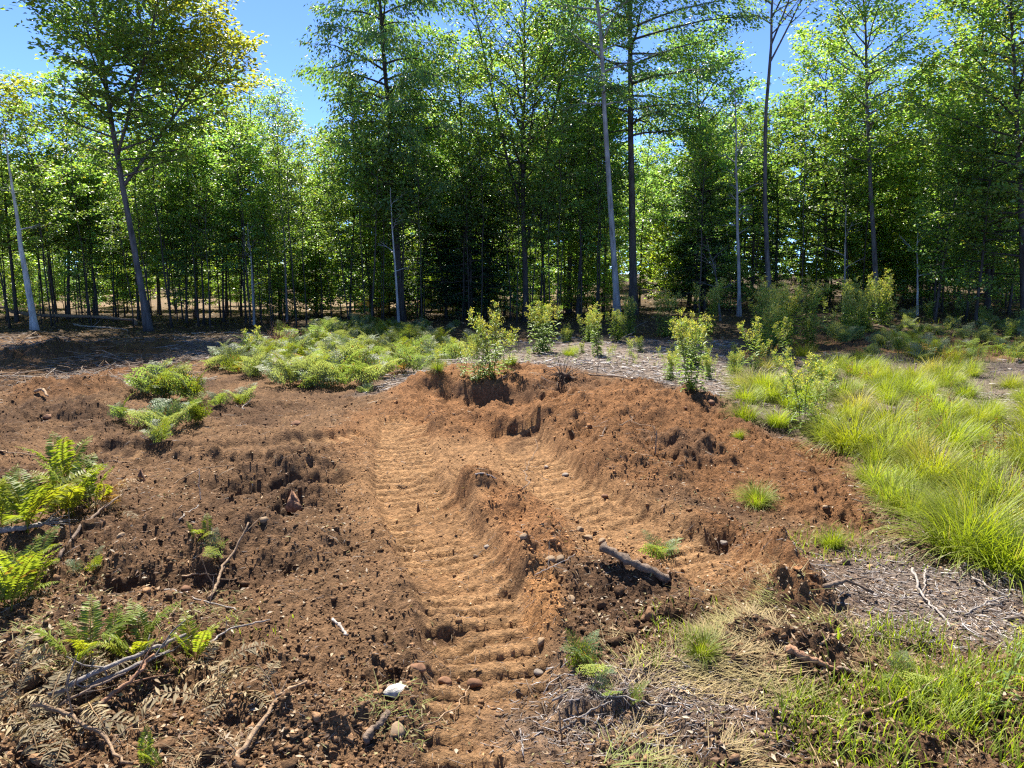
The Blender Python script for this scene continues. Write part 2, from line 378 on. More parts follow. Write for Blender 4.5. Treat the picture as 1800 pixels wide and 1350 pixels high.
    # under the trees, and the sunny clearing beyond them
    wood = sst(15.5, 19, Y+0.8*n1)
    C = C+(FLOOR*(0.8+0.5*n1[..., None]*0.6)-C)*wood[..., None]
    clr = .8*sst(29, 33, Y+1.5*fbm(X/3, Y/3, 2, 7))*(1-sst(50, 58, Y))*(1-sst(2, 7, X+2*n1))
    C = C+(TAN-C)*(clr*(0.55+0.45*sst(-.2, .3, fbm(X/2, Y/2, 3, 8))))[..., None]
    h += np.where(Y > 17, 0.06*fbm(X/0.9, Y/0.9, 2, 6), 0)
    return h, np.clip(C, 0.01, 1)

rows = [-60, -30, -12, -5, -2, -0.6, 0.3, 0.9]
d = 1.3
while d < 13: rows.append(d); d += max(0.0039*d, 0.008)
while d < 60: rows.append(d); d += 0.02*d
while d < 900: rows.append(d); d *= 1.2
rows = np.array(rows)
NU = 800
us = np.concatenate([[-30, -9, -4, -2.4, -1.7, -1.35, -1.18, -1.08], np.linspace(-1, 1, NU), [1.08, 1.18, 1.35, 1.7, 2.4, 4, 9, 30]])
Wd = lambda y: np.maximum(0.80*y+0.9, 2.2)
GX = us[None, :]*Wd(rows)[:, None]; GY = np.repeat(rows[:, None], len(us), 1)
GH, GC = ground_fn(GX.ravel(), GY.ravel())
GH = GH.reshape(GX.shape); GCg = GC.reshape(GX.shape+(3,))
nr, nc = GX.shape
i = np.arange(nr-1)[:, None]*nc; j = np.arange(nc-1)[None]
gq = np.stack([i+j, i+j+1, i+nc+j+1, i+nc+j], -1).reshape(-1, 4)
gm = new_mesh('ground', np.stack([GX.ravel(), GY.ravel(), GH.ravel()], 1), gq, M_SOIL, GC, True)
ground = tag(link('ground', gm), 'churned brown clearing with crawler tracks, heaps and hollows', kind='structure')

def _gidx(x, y):
    x = np.asarray(x, float); y = np.asarray(y, float)
    r = np.clip(np.interp(y, rows, np.arange(nr)), 0, nr-1.001)
    u = np.clip(np.interp(x/Wd(y), us, np.arange(nc)), 0, nc-1.001)
    return r.astype(int), u.astype(int), r-r.astype(int), u-u.astype(int)
def hz(x, y):
    r, u, fr, fu = _gidx(x, y)
    return (GH[r, u]*(1-fu)+GH[r, u+1]*fu)*(1-fr)+(GH[r+1, u]*(1-fu)+GH[r+1, u+1]*fu)*fr
def gcol(x, y):
    r, u, _, _ = _gidx(x, y); return GCg[r, u]
def spot(px, py):
    """first place where the line of sight through a pixel meets the built ground"""
    dx = (px-900)/F_PX; dy = (675-py)/F_PX
    D = np.array([dx, CP+dy*SP, -SP+dy*CP]); t = np.concatenate([np.linspace(1.2, 16, 6000), np.linspace(16, 60, 3000)])
    p = D[None]*t[:, None]; p[:, 2] += CAM_H; under = p[:, 2] < hz(p[:, 0], p[:, 1])
    k = int(np.argmax(under)) if under.any() else int(np.argmin(np.abs(p[:, 2])))
    return float(p[k, 0]), float(p[k, 1]), float(hz(p[k, 0], p[k, 1]))

# ------------------------------------------------------------------ trees
GREEN = np.array([0.118, 0.190, 0.056]); DARKG = np.array([0.090, 0.160, 0.062]); YELL = np.array([0.23, 0.185, 0.022]); LIME = np.array([0.16, 0.23, 0.035])
BK_GREY = np.array([0.115, 0.105, 0.10]); BK_DARK = np.array([0.055, 0.046, 0.04]); BK_PALE = np.array([0.33, 0.32, 0.31])
def rotz(v, a):
    c, s = np.cos(a), np.sin(a)
    return np.stack([v[..., 0]*c-v[..., 1]*s, v[..., 0]*s+v[..., 1]*c, v[..., 2]], -1)
def grow_tree(name, H, r0, off=(0, 0), bow=(0, 0), c0=0.35, R=2.0, shape='oval', nb=34, elev=(15, 50), nleaf=8000, leaf=0.11, droop=0.0,
              green=GREEN, yellow=0.05, ytip=0.0, ydir=None, asym=(0, 0), bark=BK_DARK, flat=0.6, forks=(), sides=8, bare=0, wob=0.04, spread=0.20):
    """returns (trunk mesh with limbs, crown mesh)"""
    g = Geo(); lf = Geo(); n = 15; t = np.linspace(0, 1, n)
    off = np.array(off, float); bow = np.array(bow, float); asym = np.array(asym, float)
    wv = np.cumsum(rng.normal(0, wob, (n, 2)), 0)*t[:, None]
    xy = off[None]*t[:, None]+bow[None]*(np.sin(math.pi*t))[:, None]+wv
    path = np.column_stack([xy, t*H]); path[0, 2] = -0.25
    rad = r0*(1-0.93*t**1.15)+0.006; rad[0] *= 1.8; rad[1] *= 1.06
    if bare != 2: g.tube(path, rad, sides, bark, rough=0.05)
    def tp(tt): return np.array([np.interp(tt, t, path[:, k]) for k in range(3)])
    axes = [(path, t, rad, c0, 1.0)]
    for (ft, az_, tilt, ln) in forks:                                # strong forks leaving the trunk
        b = tp(ft); L = ln; s = np.linspace(0, 1, 8); dv = np.array([math.cos(az_)*math.sin(tilt), math.sin(az_)*math.sin(tilt), math.cos(tilt)])
        fp = b+dv[None]*(s*L)[:, None]; fp[:, :2] *= 1; fp[:, 2] += 0.08*L*s**2; fp += np.cumsum(rng.normal(0, .03, (8, 3)), 0)*s[:, None]
        fr = np.interp(ft, t, rad)*0.62*(1-0.9*s)+0.005
        g.tube(fp, fr, 6, bark, rough=.05); axes.append((fp, s, fr, 0.25, 0.55))
    P = []; Dd = []; Wt = []
    for (ax, tt, rr, cs, share) in axes:
        m = max(3, int(nb*share))
        for k in range(m):
            q = (k+U(.1, .9))/m; tb = cs+(0.985-cs)*q
            b = np.array([np.interp(tb, tt, ax[:, c]) for c in range(3)]); rb = np.interp(tb, tt, rr)
            az_ = k*2.39996+U(-.5, .5)
            if shape == 'oval': f = math.sin(math.pi*(0.12+0.80*q))**0.7
            elif shape == 'cone': f = (1-q)**0.75*0.95+0.12
            elif shape == 'top': f = 0.35+0.65*math.sin(math.pi*(0.08+0.75*q))
            else: f = 0.7+0.3*math.sin(math.pi*q)
            hd = np.array([math.cos(az_), math.sin(az_)])
            L = R*f*U(.65, 1.12)*share**0.4*max(0.25, 1+float(hd@asym))
            e = math.radians(elev[0]+(elev[1]-elev[0])*q+U(-10, 10))
            s = np.linspace(0, 1, 6)
            dz = np.sin(e)*s*L-droop*L*0.45*s**2
            bp = b[None]+np.column_stack([hd[0]*np.cos(e)*s*L, hd[1]*np.cos(e)*s*L, dz])
            bp += np.cumsum(rng.normal(0, 0.035*L**.5, (6, 3)), 0)*s[:, None]
            br = min(rb*0.55, 0.012+0.011*L)*(1-0.85*s)+0.004
            g.tube(bp, br, 5 if L > 1.2 else 4, bark*0.95, cap=False)
            if bare == 1 and U(0, 1) < .5: continue
            ns = max(4, int(4+L*3.6))
            for _ in range(ns):
                sb = U(.22, 1.0); o = np.array([np.interp(sb, s, bp[:, c]) for c in range(3)])
                a2 = az_+rng.choice([-1, 1])*U(.35, 1.25); l2 = (0.22+0.34*L*(1.05-0.6*sb))*U(.7, 1.2)
                e2 = e*0.5+U(-.25, .3)-droop*0.5
                d2 = np.array([math.cos(a2)*math.cos(e2), math.sin(a2)*math.cos(e2), math.sin(e2)])
                e_ = o+d2*l2+np.array([0, 0, -droop*0.3*l2]); mid = (o+e_)/2+rng.normal(0, .03, 3)
                g.tube(np.array([o, e_]), [0.006, 0.003], 3, bark*0.9, cap=False)
                P.append((o, e_)); Dd.append(d2); Wt.append(l2)
    if nleaf and P:
        w = np.array(Wt); w /= w.sum(); idx = rng.choice(len(P), nleaf, p=w)
        A = np.array([p[0] for p in P])[idx]; B = np.array([p[1] for p in P])[idx]; DD = np.array(Dd)[idx]
        s = (rng.choice([.3, .62, 1.0], nleaf, p=[.22, .33, .45])+rng.normal(0, .07, nleaf))[:, None]     # leaves sit in sprays along the twigs
        jit = rng.normal(0, spread*(.72 if R > 1.6 else .62), (nleaf, 3)); jit[:, 2] *= (1-flat*.8)
        pos = A*(1-s)+B*s+jit
        dr = unit(DD+rng.normal(0, .75, (nleaf, 3))*np.array([1, 1, .5])); dr[:, 2] -= 0.15+droop*1.3
        nm = unit(rng.normal(0, 1, (nleaf, 3))*np.array([.55, .55, .35])*(1.35-flat*.5)+np.array([0, 0, 1-.55*droop]))
        sz = leaf*U(.7, 1.3, nleaf)
        tone = vnoise(pos[:, 0]*1.3+pos[:, 2], pos[:, 1]*1.3+pos[:, 2]*.8, int(U(0, 999)))
        col = green[None]*(0.7+0.6*tone+U(-.15, .15, nleaf))[:, None]
        col = col*(1+np.stack([U(-.12, .25, nleaf), U(-.05, .08, nleaf), U(-.2, .2, nleaf)], 1))
        yk = (U(0, 1, nleaf) < yellow).astype(float)*U(.3, .9, nleaf)
        if ytip and ydir is not None:
            yd = unit(np.array([*ydir, 0.0])) if len(ydir) == 2 else unit(np.array(ydir, float))
            pr = (pos-tp(.6))@yd/R
            yk = np.maximum(yk, sst(.5, 1.25, pr+0.35*(tone-.5))*U(.3, 1, nleaf)*ytip)
        col = col*(1-yk[:, None])+YELL[None]*yk[:, None]*U(.8, 1.2, (nleaf, 1))
        lf.leaves(pos, dr, nm, sz, sz*(0.62 if not droop else 0.42), col)
    return g.mesh(name+'_trunk', M_BARK, True), (lf.mesh(name+'_crown', M_LEAF) if nleaf and P else None)
def plant_tree(name, label, x, y, meshes, rz=0.0, sc_=1.0, group=None, tilt=(0, 0), cat='tree'):
    parts = [('trunk', meshes[0])]+([('crown', meshes[1])] if meshes[1] else [])
    return thing(name, label, cat, (x, y, float(hz(x, y))), parts, rz, sc_, group, tilt)

# front-row trees, each grown for its own place: base pixel, distance, a second pixel on the trunk, height
def front(name, label, px, d, px2, py2, H, r0, **kw):
    x = at(px, d); x2, z2 = onplane(px2, py2, d); z0 = float(hz(x, d))
    off = (x2-x)*H/(z2-z0); r0 = r0*.60
    plant_tree(name, label, x, d, grow_tree(name, H, r0, (off, U(-.3, .3)), **kw), group='tall trees at the front edge of the wood')
FRONT = [
 ('beech_tree', 'big leaning tree with yellowing layered branches reaching to its right, beside the pale snag', 263, 20.0, 190, 90, 13.2, .14,
  dict(bow=(-.15, 0), c0=.30, R=2.5, shape='oval', nb=60, elev=(8, 48), nleaf=28693, leaf=0.123, green=GREEN*1.1, yellow=.06, ytip=.85, ydir=(1, 0, .1), asym=(.22, -.1), bark=BK_GREY*.85, flat=.8,
       forks=((.29, .25, .68, 4.2), (.35, -.5, .55, 4.0), (.44, .3, .6, 3.6), (.5, 2.9, .4, 2.6)))),
 ('cherry_tree', 'tall dense tree with drooping leaves standing alone against the sky gap, left of center', 706, 24.5, 672, 40, 14.5, .19,
  dict(c0=.26, R=2.9, shape='col', nb=70, elev=(5, 38), nleaf=35148, leaf=0.128, droop=.55, green=DARKG*1.15, yellow=.03, flat=.35, bark=BK_DARK)),
 ('maple_tree', 'multi-stemmed maple with light green crown right of the tall drooping tree', 925, 24.0, 915, 120, 10.4, .15,
  dict(c0=.34, R=2.6, shape='oval', nb=44, elev=(20, 60), nleaf=15542, leaf=0.114, green=GREEN*1.1, yellow=.05, bark=BK_DARK, forks=((.22, .2, .22, 8), (.3, 3.0, .25, 7), (.42, 1.2, .35, 5)))),
 ('maple_tree', 'slim maple whose rounded top dips into the sky gap beside the tall drooping tree', 818, 26.5, 812, 160, 9.2, .13,
  dict(c0=.30, R=2.3, shape='oval', nb=40, elev=(15, 60), nleaf=13151, leaf=0.114, green=GREEN*1.15, yellow=.06, bark=BK_DARK)),
 ('aspen_tree', 'tall tree with bare pale grey trunk, slightly leaning, at the edge of the weeds', 1086, 22.0, 1054, 160, 14.5, .145,
  dict(bow=(.1, 0), c0=.42, R=2.2, shape='top', nb=44, elev=(10, 55), nleaf=13151, leaf=0.114, droop=.15, green=DARKG*1.2, yellow=.02, bark=BK_PALE*.75, wob=.05)),
 ('oak_tree', 'tallest straight tree with thick dark trunk just right of the pale grey trunk', 1113, 24.5, 1110, 160, 16.0, .20,
  dict(c0=.36, R=3.6, shape='top', nb=64, elev=(5, 50), nleaf=35148, leaf=0.123, droop=.25, green=DARKG*1.1, yellow=.02, bark=BK_DARK*1.35, asym=(.15, 0), wob=.03)),
 ('ash_tree', 'thin-crowned tree with bare forking limbs against the sky, right of center', 1353, 23.0, 1372, 150, 12.5, .13,
  dict(bow=(-.35, 0), c0=.66, R=2.3, shape='top', nb=22, elev=(35, 62), nleaf=3108, leaf=0.095, green=GREEN, yellow=.12, bark=BK_GREY*.85,
       forks=((.60, .2, .5, 4.4), (.64, -.4, .36, 4.2), (.70, .6, .62, 3.0), (.74, 2.9, .3, 2.6)))),
 ('birch_tree', 'straight tree with grey trunk and light green crown, between thin-crowned tree and right edge', 1541, 23.5, 1526, 120, 11.3, .135,
  dict(c0=.40, R=2.1, shape='oval', nb=46, elev=(15, 55), nleaf=11357, leaf=0.109, green=GREEN*1.2, yellow=.06, bark=BK_GREY*.95)),
 ('maple_tree', 'leafy double-trunked tree near the right edge of the wood, second from the edge', 1735, 22.5, 1728, 200, 9.7, .12,
  dict(c0=.12, R=2.6, shape='oval', nb=58, elev=(0, 55), nleaf=17933, leaf=0.119, green=GREEN*1.2, yellow=.05, bark=BK_DARK, forks=((.06, .3, .1, 9),))),
 ('maple_tree', 'leafy tree cut off by the right edge of the picture', 1800, 19.5, 1788, 200, 9.8, .13,
  dict(c0=.16, R=2.5, shape='oval', nb=56, elev=(0, 55), nleaf=16736, leaf=0.119, green=GREEN*1.1, yellow=.10, ytip=.5, ydir=(.3, -.5, .6), bark=BK_DARK)),
 ('birch_tree', 'bright yellow-green young birch lit through in the sky gap behind the thicket', 556, 29.5, 552, 330, 6.6, .05,
  dict(c0=.20, R=1.5, shape='oval', nb=36, elev=(10, 60), nleaf=9564, leaf=0.085, green=LIME*1.25, yellow=.10, bark=BK_GREY)),
 ('birch_tree', 'fine-leaved birch with narrow feathery top left of the sky gap', 505, 23.5, 498, 300, 7.0, .05,
  dict(c0=.25, R=1.15, shape='oval', nb=36, elev=(25, 65), nleaf=7770, leaf=0.071, green=GREEN*1.2, yellow=.03, bark=BK_GREY)),
 ('birch_tree', 'fine-leaved birch rising behind the tips of the yellowing branches', 447, 24.5, 440, 300, 7.4, .05,
  dict(c0=.25, R=1.2, shape='oval', nb=36, elev=(25, 65), nleaf=7770, leaf=0.076, green=GREEN*1.1, yellow=.03, bark=BK_GREY)),
 ('maple_tree', 'yellow-topped maple at the left edge behind the pale snag', 30, 23.5, 10, 200, 7.1, .08,
  dict(c0=.30, R=1.7, shape='oval', nb=36, elev=(15, 55), nleaf=8367, leaf=0.114, green=GREEN*1.2, yellow=.25, ytip=.8, ydir=(.2, -.4, 1), bark=BK_DARK)),
 ('maple_tree', 'dark rounded maple filling the gap between the pale grey trunk and the multi-stemmed maple', 1000, 27.5, 1005, 140, 10.0, .14,
  dict(c0=.26, R=2.5, shape='oval', nb=46, elev=(10, 55), nleaf=14346, leaf=0.119, green=DARKG*1.2, yellow=.02, bark=BK_DARK)),
 ('maple_tree', 'dense dark maple between the thick dark trunk and the thin-crowned tree', 1235, 26.5, 1238, 160, 8.9, .13,
  dict(c0=.18, R=2.5, shape='oval', nb=50, elev=(5, 52), nleaf=16736, leaf=0.119, green=DARKG*1.25, yellow=.03, bark=BK_DARK)),
 ('maple_tree', 'light green maple between the thin-crowned tree and the straight grey trunk', 1450, 27.0, 1452, 200, 8.7, .11,
  dict(c0=.22, R=2.3, shape='oval', nb=46, elev=(8, 55), nleaf=14346, leaf=0.114, green=GREEN*1.15, yellow=.07, bark=BK_DARK)),
 ('maple_tree', 'broad bright maple in the gap of sky right of the straight grey trunk', 1640, 26.5, 1645, 200, 7.8, .11,
  dict(c0=.16, R=2.6, shape='oval', nb=50, elev=(5, 50), nleaf=15542, leaf=0.119, green=GREEN*1.35, yellow=.10, bark=BK_DARK)),
 ('maple_tree', 'low spreading maple left of the big leaning tree, its top against the sky', 120, 25.0, 118, 200, 7.9, .08,
  dict(c0=.28, R=2.0, shape='oval', nb=40, elev=(12, 55), nleaf=10760, leaf=0.109, green=GREEN*1.15, yellow=.06, bark=BK_DARK)),
 ('maple_tree', 'rounded maple behind the crown of the big leaning tree', 345, 26.0, 340, 200, 8.2, .09,
  dict(c0=.25, R=2.2, shape='oval', nb=42, elev=(10, 55), nleaf=11955, leaf=0.109, green=GREEN*1.15, yellow=.05, bark=BK_DARK)),
]
for n_, lab, px, d_, p2x, p2y, H, r0, kw in FRONT: front(n_, lab, px, d_, p2x, p2y, H, r0, **kw)

for px, d_, H in ((-260, 17.5, 12.5), (-430, 15.5, 12.0), (-300, 20, 11.0)):
    front('maple_tree', 'broad maple standing just outside the left edge, shading the soil', px, d_, px-20, 100, H, .13, c0=.25, R=2.6, nb=46, nleaf=9000, leaf=.13, green=GREEN, bark=BK_DARK)
# bare and dead stems that stand out
def snag(label, px, d, px2, py2, r0, bark, name='dead_snag', nb=8, cat='dead tree'):
    x = at(px, d); x2, z2 = onplane(px2, py2, d); z0 = float(hz(x, d)); H = z2-z0
    m = grow_tree(name, H, r0, (x2-x, 0), c0=.35, R=.7, nb=nb, elev=(15, 60), nleaf=0, bark=bark, wob=.02)
    plant_tree(name, label, x, d, m, cat=cat, group='bare pale stems at the wood edge')
snag('tall white leafless leaning snag at the far left edge of the wood', 62, 20.5, 8, 235, .085, BK_PALE*1.25, nb=3)
snag('thin dead birch with short bare twigs left of the thin-crowned tree', 1299, 22.5, 1290, 160, .055, BK_PALE*.7, nb=18)
snag('thin pale stem in front of the trunk of the tall drooping tree', 701, 22.8, 684, 330, .035, BK_PALE, nb=4)
snag('short white bare stem in the dark gap near the right edge', 1611, 22.5, 1617, 408, .03, BK_PALE*1.1, nb=3)
snag('thin grey bare stem between thin-crowned tree and straight grey trunk', 1482, 23.2, 1490, 360, .03, BK_PALE*.8, nb=5)
snag('thin pale birch stem at the left side of the feathery birch', 447, 22.4, 437, 390, .03, BK_PALE*.8, nb=4)
snag('crooked bare sapling in the dark gap right of the thick dark trunk', 1266, 21.5, 1256, 440, .03, BK_GREY, nb=7)

# thicket of slender saplings behind and between them
SAP = []
for k in range(9):
    SAP.append(grow_tree('sapling', U(6.3, 8.6), U(.03, .055), (U(-.4, .4), U(-.3, .3)), c0=[.12, .2, .26, .1, .3, .16, .22, .14, .28][k], R=U(1.1, 1.5), shape='oval', nb=36,
                elev=(-5, 55), nleaf=4200, leaf=.118, green=[GREEN, DARKG*1.3, GREEN*1.15, GREEN, DARKG*1.3, GREEN*1.3, GREEN, GREEN*1.2, DARKG*1.4][k], yellow=.04, bark=BK_DARK*U(.8, 1.5), sides=5))
POLE = [grow_tree('sapling', U(5.0, 7.5), U(.013, .024), (U(-.6, .6), U(-.3, .3)), c0=.5, R=.8, shape='oval', nb=16, elev=(10, 60), nleaf=1300, leaf=.11, green=GREEN, bark=BK_DARK*U(.7, 1.2), sides=5) for k in range(5)]
FIR = [grow_tree('fir_sapling', U(5.0, 6.5), .05, (U(-.2, .2), 0), c0=.10, R=1.3, shape='cone', nb=70, elev=(-10, 25), nleaf=9000, leaf=.085, droop=.1, green=np.array([.030, .075, .036]), yellow=0, bark=BK_DARK, sides=5, flat=.85, spread=.12) for k in range(2)]
def scatter(n, x0, x1, y0, y1, mind):
    pts = []
    for _ in range(n*30):
        if len(pts) >= n: break
        y = U(y0, y1); w = U(0, 1); x = at(x0+(x1-x0)*w, y)
        if all((x-a)**2+(y-b)**2 > mind*mind for a, b in pts): pts.append((x, y))
    return pts
def thicket(n, x0, x1, y0, y1, protos, name, label, group, mind=.5, s=(.8, 1.2), cat='tree', zones_=()):
    for (x, y) in scatter(n, x0, x1, y0, y1, mind):
        m = protos[int(rng.integers(len(protos)))]
        lb, gr = label, group
        for edge, l2, g2 in zones_:
            if x/(y*CP+CAM_H*SP)*F_PX+900 > edge: lb, gr = l2, g2
        plant_tree(name, lb, x, y, m, U(0, 6.28), U(*s), gr, (U(-.04, .04), U(-.04, .04)))
thicket(24, -120, 560, 22, 29, SAP, 'sapling', 'leafy sapling in the thicket left of the big leaning tree', 'leafy saplings left of the leaning tree', s=(.65, .92),
        zones_=((255, 'leafy sapling in the thicket just right of the big leaning tree', 'leafy saplings right of the leaning tree'), (410, 'leafy sapling below the sky gap, around the feathery birches', 'leafy saplings below the sky gap')))
thicket(92, -120, 600, 21.0, 30, POLE, 'sapling', 'thin dark pole stem around the white leaning snag', 'thin dark stems by the snag', .25, (.6, 1.0),
        zones_=((110, 'thin dark pole stem between the white snag and the big leaning tree', 'thin dark stems before the leaning tree'), (255, 'thin dark pole stem just right of the big leaning tree', 'thin dark stems right of the leaning tree'), (430, 'thin dark pole stem below the sky gap', 'thin dark stems below the gap')))
thicket(13, 600, 1060, 25, 32, SAP, 'sapling', 'slender leafy sapling between the drooping tree and the pale grey trunk', 'leafy saplings in the middle', s=(.75, 1.15))
thicket(60, 600, 1080, 22.5, 31, POLE, 'sapling', 'thin dark pole stem between the drooping tree and the pale grey trunk', 'thin dark stems in the middle', .25, (.7, 1.1),
        zones_=((600, 'thin dark pole stem around the tall drooping tree', 'thin dark stems by the drooping tree'), (765, 'thin dark pole stem between the drooping tree and the multi-stemmed maple', 'thin dark stems before the maple'), (920, 'thin dark pole stem between the multi-stemmed maple and the pale grey trunk', 'thin dark stems before the pale trunk')))
thicket(26, 1120, 1900, 24.0, 34, SAP, 'sapling', 'slender leafy sapling in the dark wood right of the thick dark trunk', 'leafy saplings on the right', s=(.8, 1.1),
        zones_=((1100, 'leafy sapling between the thick dark trunk and the thin-crowned tree', 'leafy saplings after the thick trunk'), (1353, 'leafy sapling between the thin-crowned tree and the straight grey trunk', 'leafy saplings after the thin crown'), (1540, 'leafy sapling right of the straight grey trunk', 'leafy saplings near the right edge')))
thicket(22, 1130, 1900, 22.8, 32, POLE, 'sapling', 'thin dark pole stem in the wood right of the thick dark trunk', 'thin dark stems on the right', .3, (.7, 1.1))
thicket(4, 740, 860, 25.5, 28, FIR, 'fir_sapling', 'young dark fir in the middle of the wood between two slim maples', 'young firs', 1.0, (.9, 1.15))
thicket(5, 1150, 1420, 25.5, 29, FIR, 'fir_sapling', 'young dark fir in the shade behind the thin dead birch', 'young firs on the right', 1.0, (.8, 1.1))
thicket(9, 1640, 1850, 19.8, 24, SAP, 'sapling', 'low leafy sapling hanging over the shade near the right edge', 'low saplings near the right edge', .8, (.55, .8))
# deeper wood and the trees beyond the clearing
BIG = [grow_tree('broadleaf_tree', U(11, 13.5), .14, (U(-.5, .5), 0), c0=.05, R=U(2.8, 3.4), shape='oval', nb=64, elev=(-5, 55), nleaf=13000, leaf=.19,
        green=[GREEN*1.2, GREEN*1.35, DARKG*1.3, GREEN][k], yellow=.06, bark=BK_DARK, sides=6) for k in range(4)]
def backrow(n, x0, x1, y0, y1, label, group, mind, s):
    for (x, y) in scatter(n, x0, x1, y0, y1, mind):
        plant_tree('broadleaf_tree', label, x, y, BIG[int(rng.integers(4))], U(0, 6.28), U(*s), group)
backrow(15, 1060, 2050, 31, 46, 'broadleaf tree deep in the dark wood on the right', 'trees deep in the right wood', 2.4, (.5, .68))
backrow(20, -350, 1080, 52, 66, 'sunlit broadleaf tree far beyond the clearing behind the left thicket', 'far trees beyond the clearing', 2.6, (.6, .95))
backrow(5, 600, 1080, 35, 42, 'broadleaf tree behind the middle of the front row', 'trees behind the middle', 2.6, (.6, .8))
backrow(10, 900, 2200, 56, 75, 'broadleaf tree farthest back in the right wood', 'farthest trees', 3.5, (.7, .9))
# low leafy shrubs under the trees
SHRUB = [grow_tree('shrub', U(1.8, 2.8), .02, (U(-.3, .3), U(-.2, .2)), c0=.12, R=U(.8, 1.2), shape='oval', nb=22, elev=(0, 60), nleaf=2600, leaf=.12, green=[GREEN*1.2, LIME, GREEN*1.1, DARKG*1.5][k], yellow=.08, bark=BK_DARK, sides=4) for k in range(4)]
def shrubs(n, x0, x1, y0, y1, label, group, mind=.7, s=(.5, 1.1)):
    for (x, y) in scatter(n, x0, x1, y0, y1, mind):
        m = SHRUB[int(rng.integers(4))]
        thing('shrub', label, 'shrub', (x, y, float(hz(x, y))), [('stem', m[0]), ('foliage', m[1])], U(0, 6.28), U(*s), group)
shrubs(34, -100, 640, 25, 35, 'low sunlit leafy shrub behind the thin stems on the left', 'shrubs behind the left thicket')
shrubs(24, 600, 1080, 26, 36, 'low leafy shrub among the trunks in the middle of the wood', 'shrubs among the middle trunks')
shrubs(24, 1150, 1880, 24.5, 34, 'low dark shrub in the shade of the right wood', 'shrubs in the right wood')
shrubs(20, -300, 1000, 44, 56, 'far sunlit shrub at the back of the clearing behind the wood', 'far shrubs', 1.5, (1.0, 1.8))
# the far wood that closes the view
g = Geo(); n = 32000
ang = U(-1.15, 1.15, n); rr = U(76, 98, n); x = rr*np.sin(ang); y = rr*np.cos(ang)
top = 10.5+4*fbm(x/6, y/40, 3, 301); z = U(0, 1, n)**0.8*top
P = np.stack([x, y, z+hz(x, y)], 1)
tone = vnoise(x*.5, z*.6, 302)
g.leaves(P, unit(rng.normal(0, 1, (n, 3))), unit(rng.normal(0, .6, (n, 3))+np.array([0, -.2, .8])), U(.6, 1.1, n), U(.45, .75, n), GREEN[None]*(0.7+.8*tone)[:, None])
tag(link('distant_wood', g.mesh('distant_wood', M_FAR)), 'distant green mass of trees closing the view behind the trunks', 'wood', kind='stuff')

# ------------------------------------------------------------------ ferns
FERNG = np.array([0.20, 0.25, 0.035]); FERN_GLOSS = np.array([0.21, 0.25, 0.135]); WILT = np.array([0.31, 0.24, 0.13])  # the greyer, paler fern green has sky gloss on the fronds painted in
def frond_mesh(L, a0, a1, width, shape, col, var=.2, npin=15, m=5, mat=None, curl=0.0, dead=.0):
    g = Geo(); s = np.linspace(0, 1, 12); a = a0+(a1-a0)*s**1.3
    path = np.zeros((12, 3))
    for k in range(1, 12): path[k] = path[k-1]+L/11*np.array([math.sin(a[k]), 0, math.cos(a[k])])
    path[:, 1] += np.cumsum(rng.normal(0, .006*L, 12))*s
    g.tube(path, 0.0045*(1-.8*s)*L/.6+.0012, 4, col*np.array([1.1, .9, .8]))
    P = []; D = []; N = []; LL = []
    for k in range(npin):
        q = 0.22+0.77*k/(npin-1); o = np.array([np.interp(q, s, path[:, c]) for c in range(3)]); aa = np.interp(q, s, a)
        fw = np.array([math.sin(aa), 0, math.cos(aa)]); up = np.array([-math.cos(aa), 0, math.sin(aa)])
        v = (q-.22)/.78
        w = width*((1-v)**.85*.95+.05 if shape == 'tri' else max(.08, math.sin(math.pi*(.18+.8*v))**.9))
        for sd in (-1, 1):
            if shape == 'lan' and not curl:
                ll = w*U(.85, 1.1); jj = .22 if mat else .0; pd = unit(np.array([0, sd, 0])+fw*U(.2, .4)+up*U(-.2, .25)+rng.normal(0, 1, 3)*jj); ll *= U(.5, 1.1) if mat else 1
                P += [o, o+pd*ll*.3]; D += [pd, pd-up*.25]; N += [up+rng.normal(0, .15, 3)]*2; LL += [ll*.95, ll*.72]; continue
            pd = unit(np.array([0, sd, 0])*1.0+fw*U(.3, .55)+up*U(-.25, .2)); ll = w*U(.85, 1.1)
            for i in range(m):
                t = (i+.3)/m; b = o+pd*ll*t+up*(-curl*ll*t*t)
                pl = ll*.34*(1-.6*t)+.006
                for s2 in (-1, 1):
                    P.append(b); D.append(unit(np.cross(up, pd)*s2*sd+pd*.55+rng.normal(0, .12, 3)-up*curl)); N.append(up+rng.normal(0, .25, 3)); LL.append(pl)
            P.append(o+pd*ll*.9-up*curl*ll*.8); D.append(pd-up*curl); N.append(up); LL.append(ll*.16+.01)
    n = len(P); LL = np.array(LL)
    cc = col[None]*(1+U(-var, var, (n, 1)))
    if dead: k = (U(0, 1, n) < dead)[:, None]; cc = np.where(k, np.array([.20, .12, .04])*U(.7, 1.3, (n, 1)), cc)
    g.leaves(np.array(P), np.array(D), np.array(N), LL, LL*(.23 if shape == 'lan' and not curl else .36)+.002, cc, .12)
    return g.mesh('frond', mat or M_FERN)
FR_BRACK = [frond_mesh(.6, .08*k, 1.05+.14*k, .26, 'tri', [FERNG*.8, FERN_GLOSS*.95, np.array([.16, .225, .10]), FERN_GLOSS*1.1, np.array([.17, .23, .08])][k], npin=12, dead=.03) for k in range(5)]
FR_LADY = [frond_mesh(.62, .12*k+.05, .95+.2*k, .12, 'lan', [FERNG*1.1, FERNG, FERNG*np.array([1.3, 1.15, .9]), FERNG*.9][k], npin=24, m=4, dead=.04) for k in range(4)]
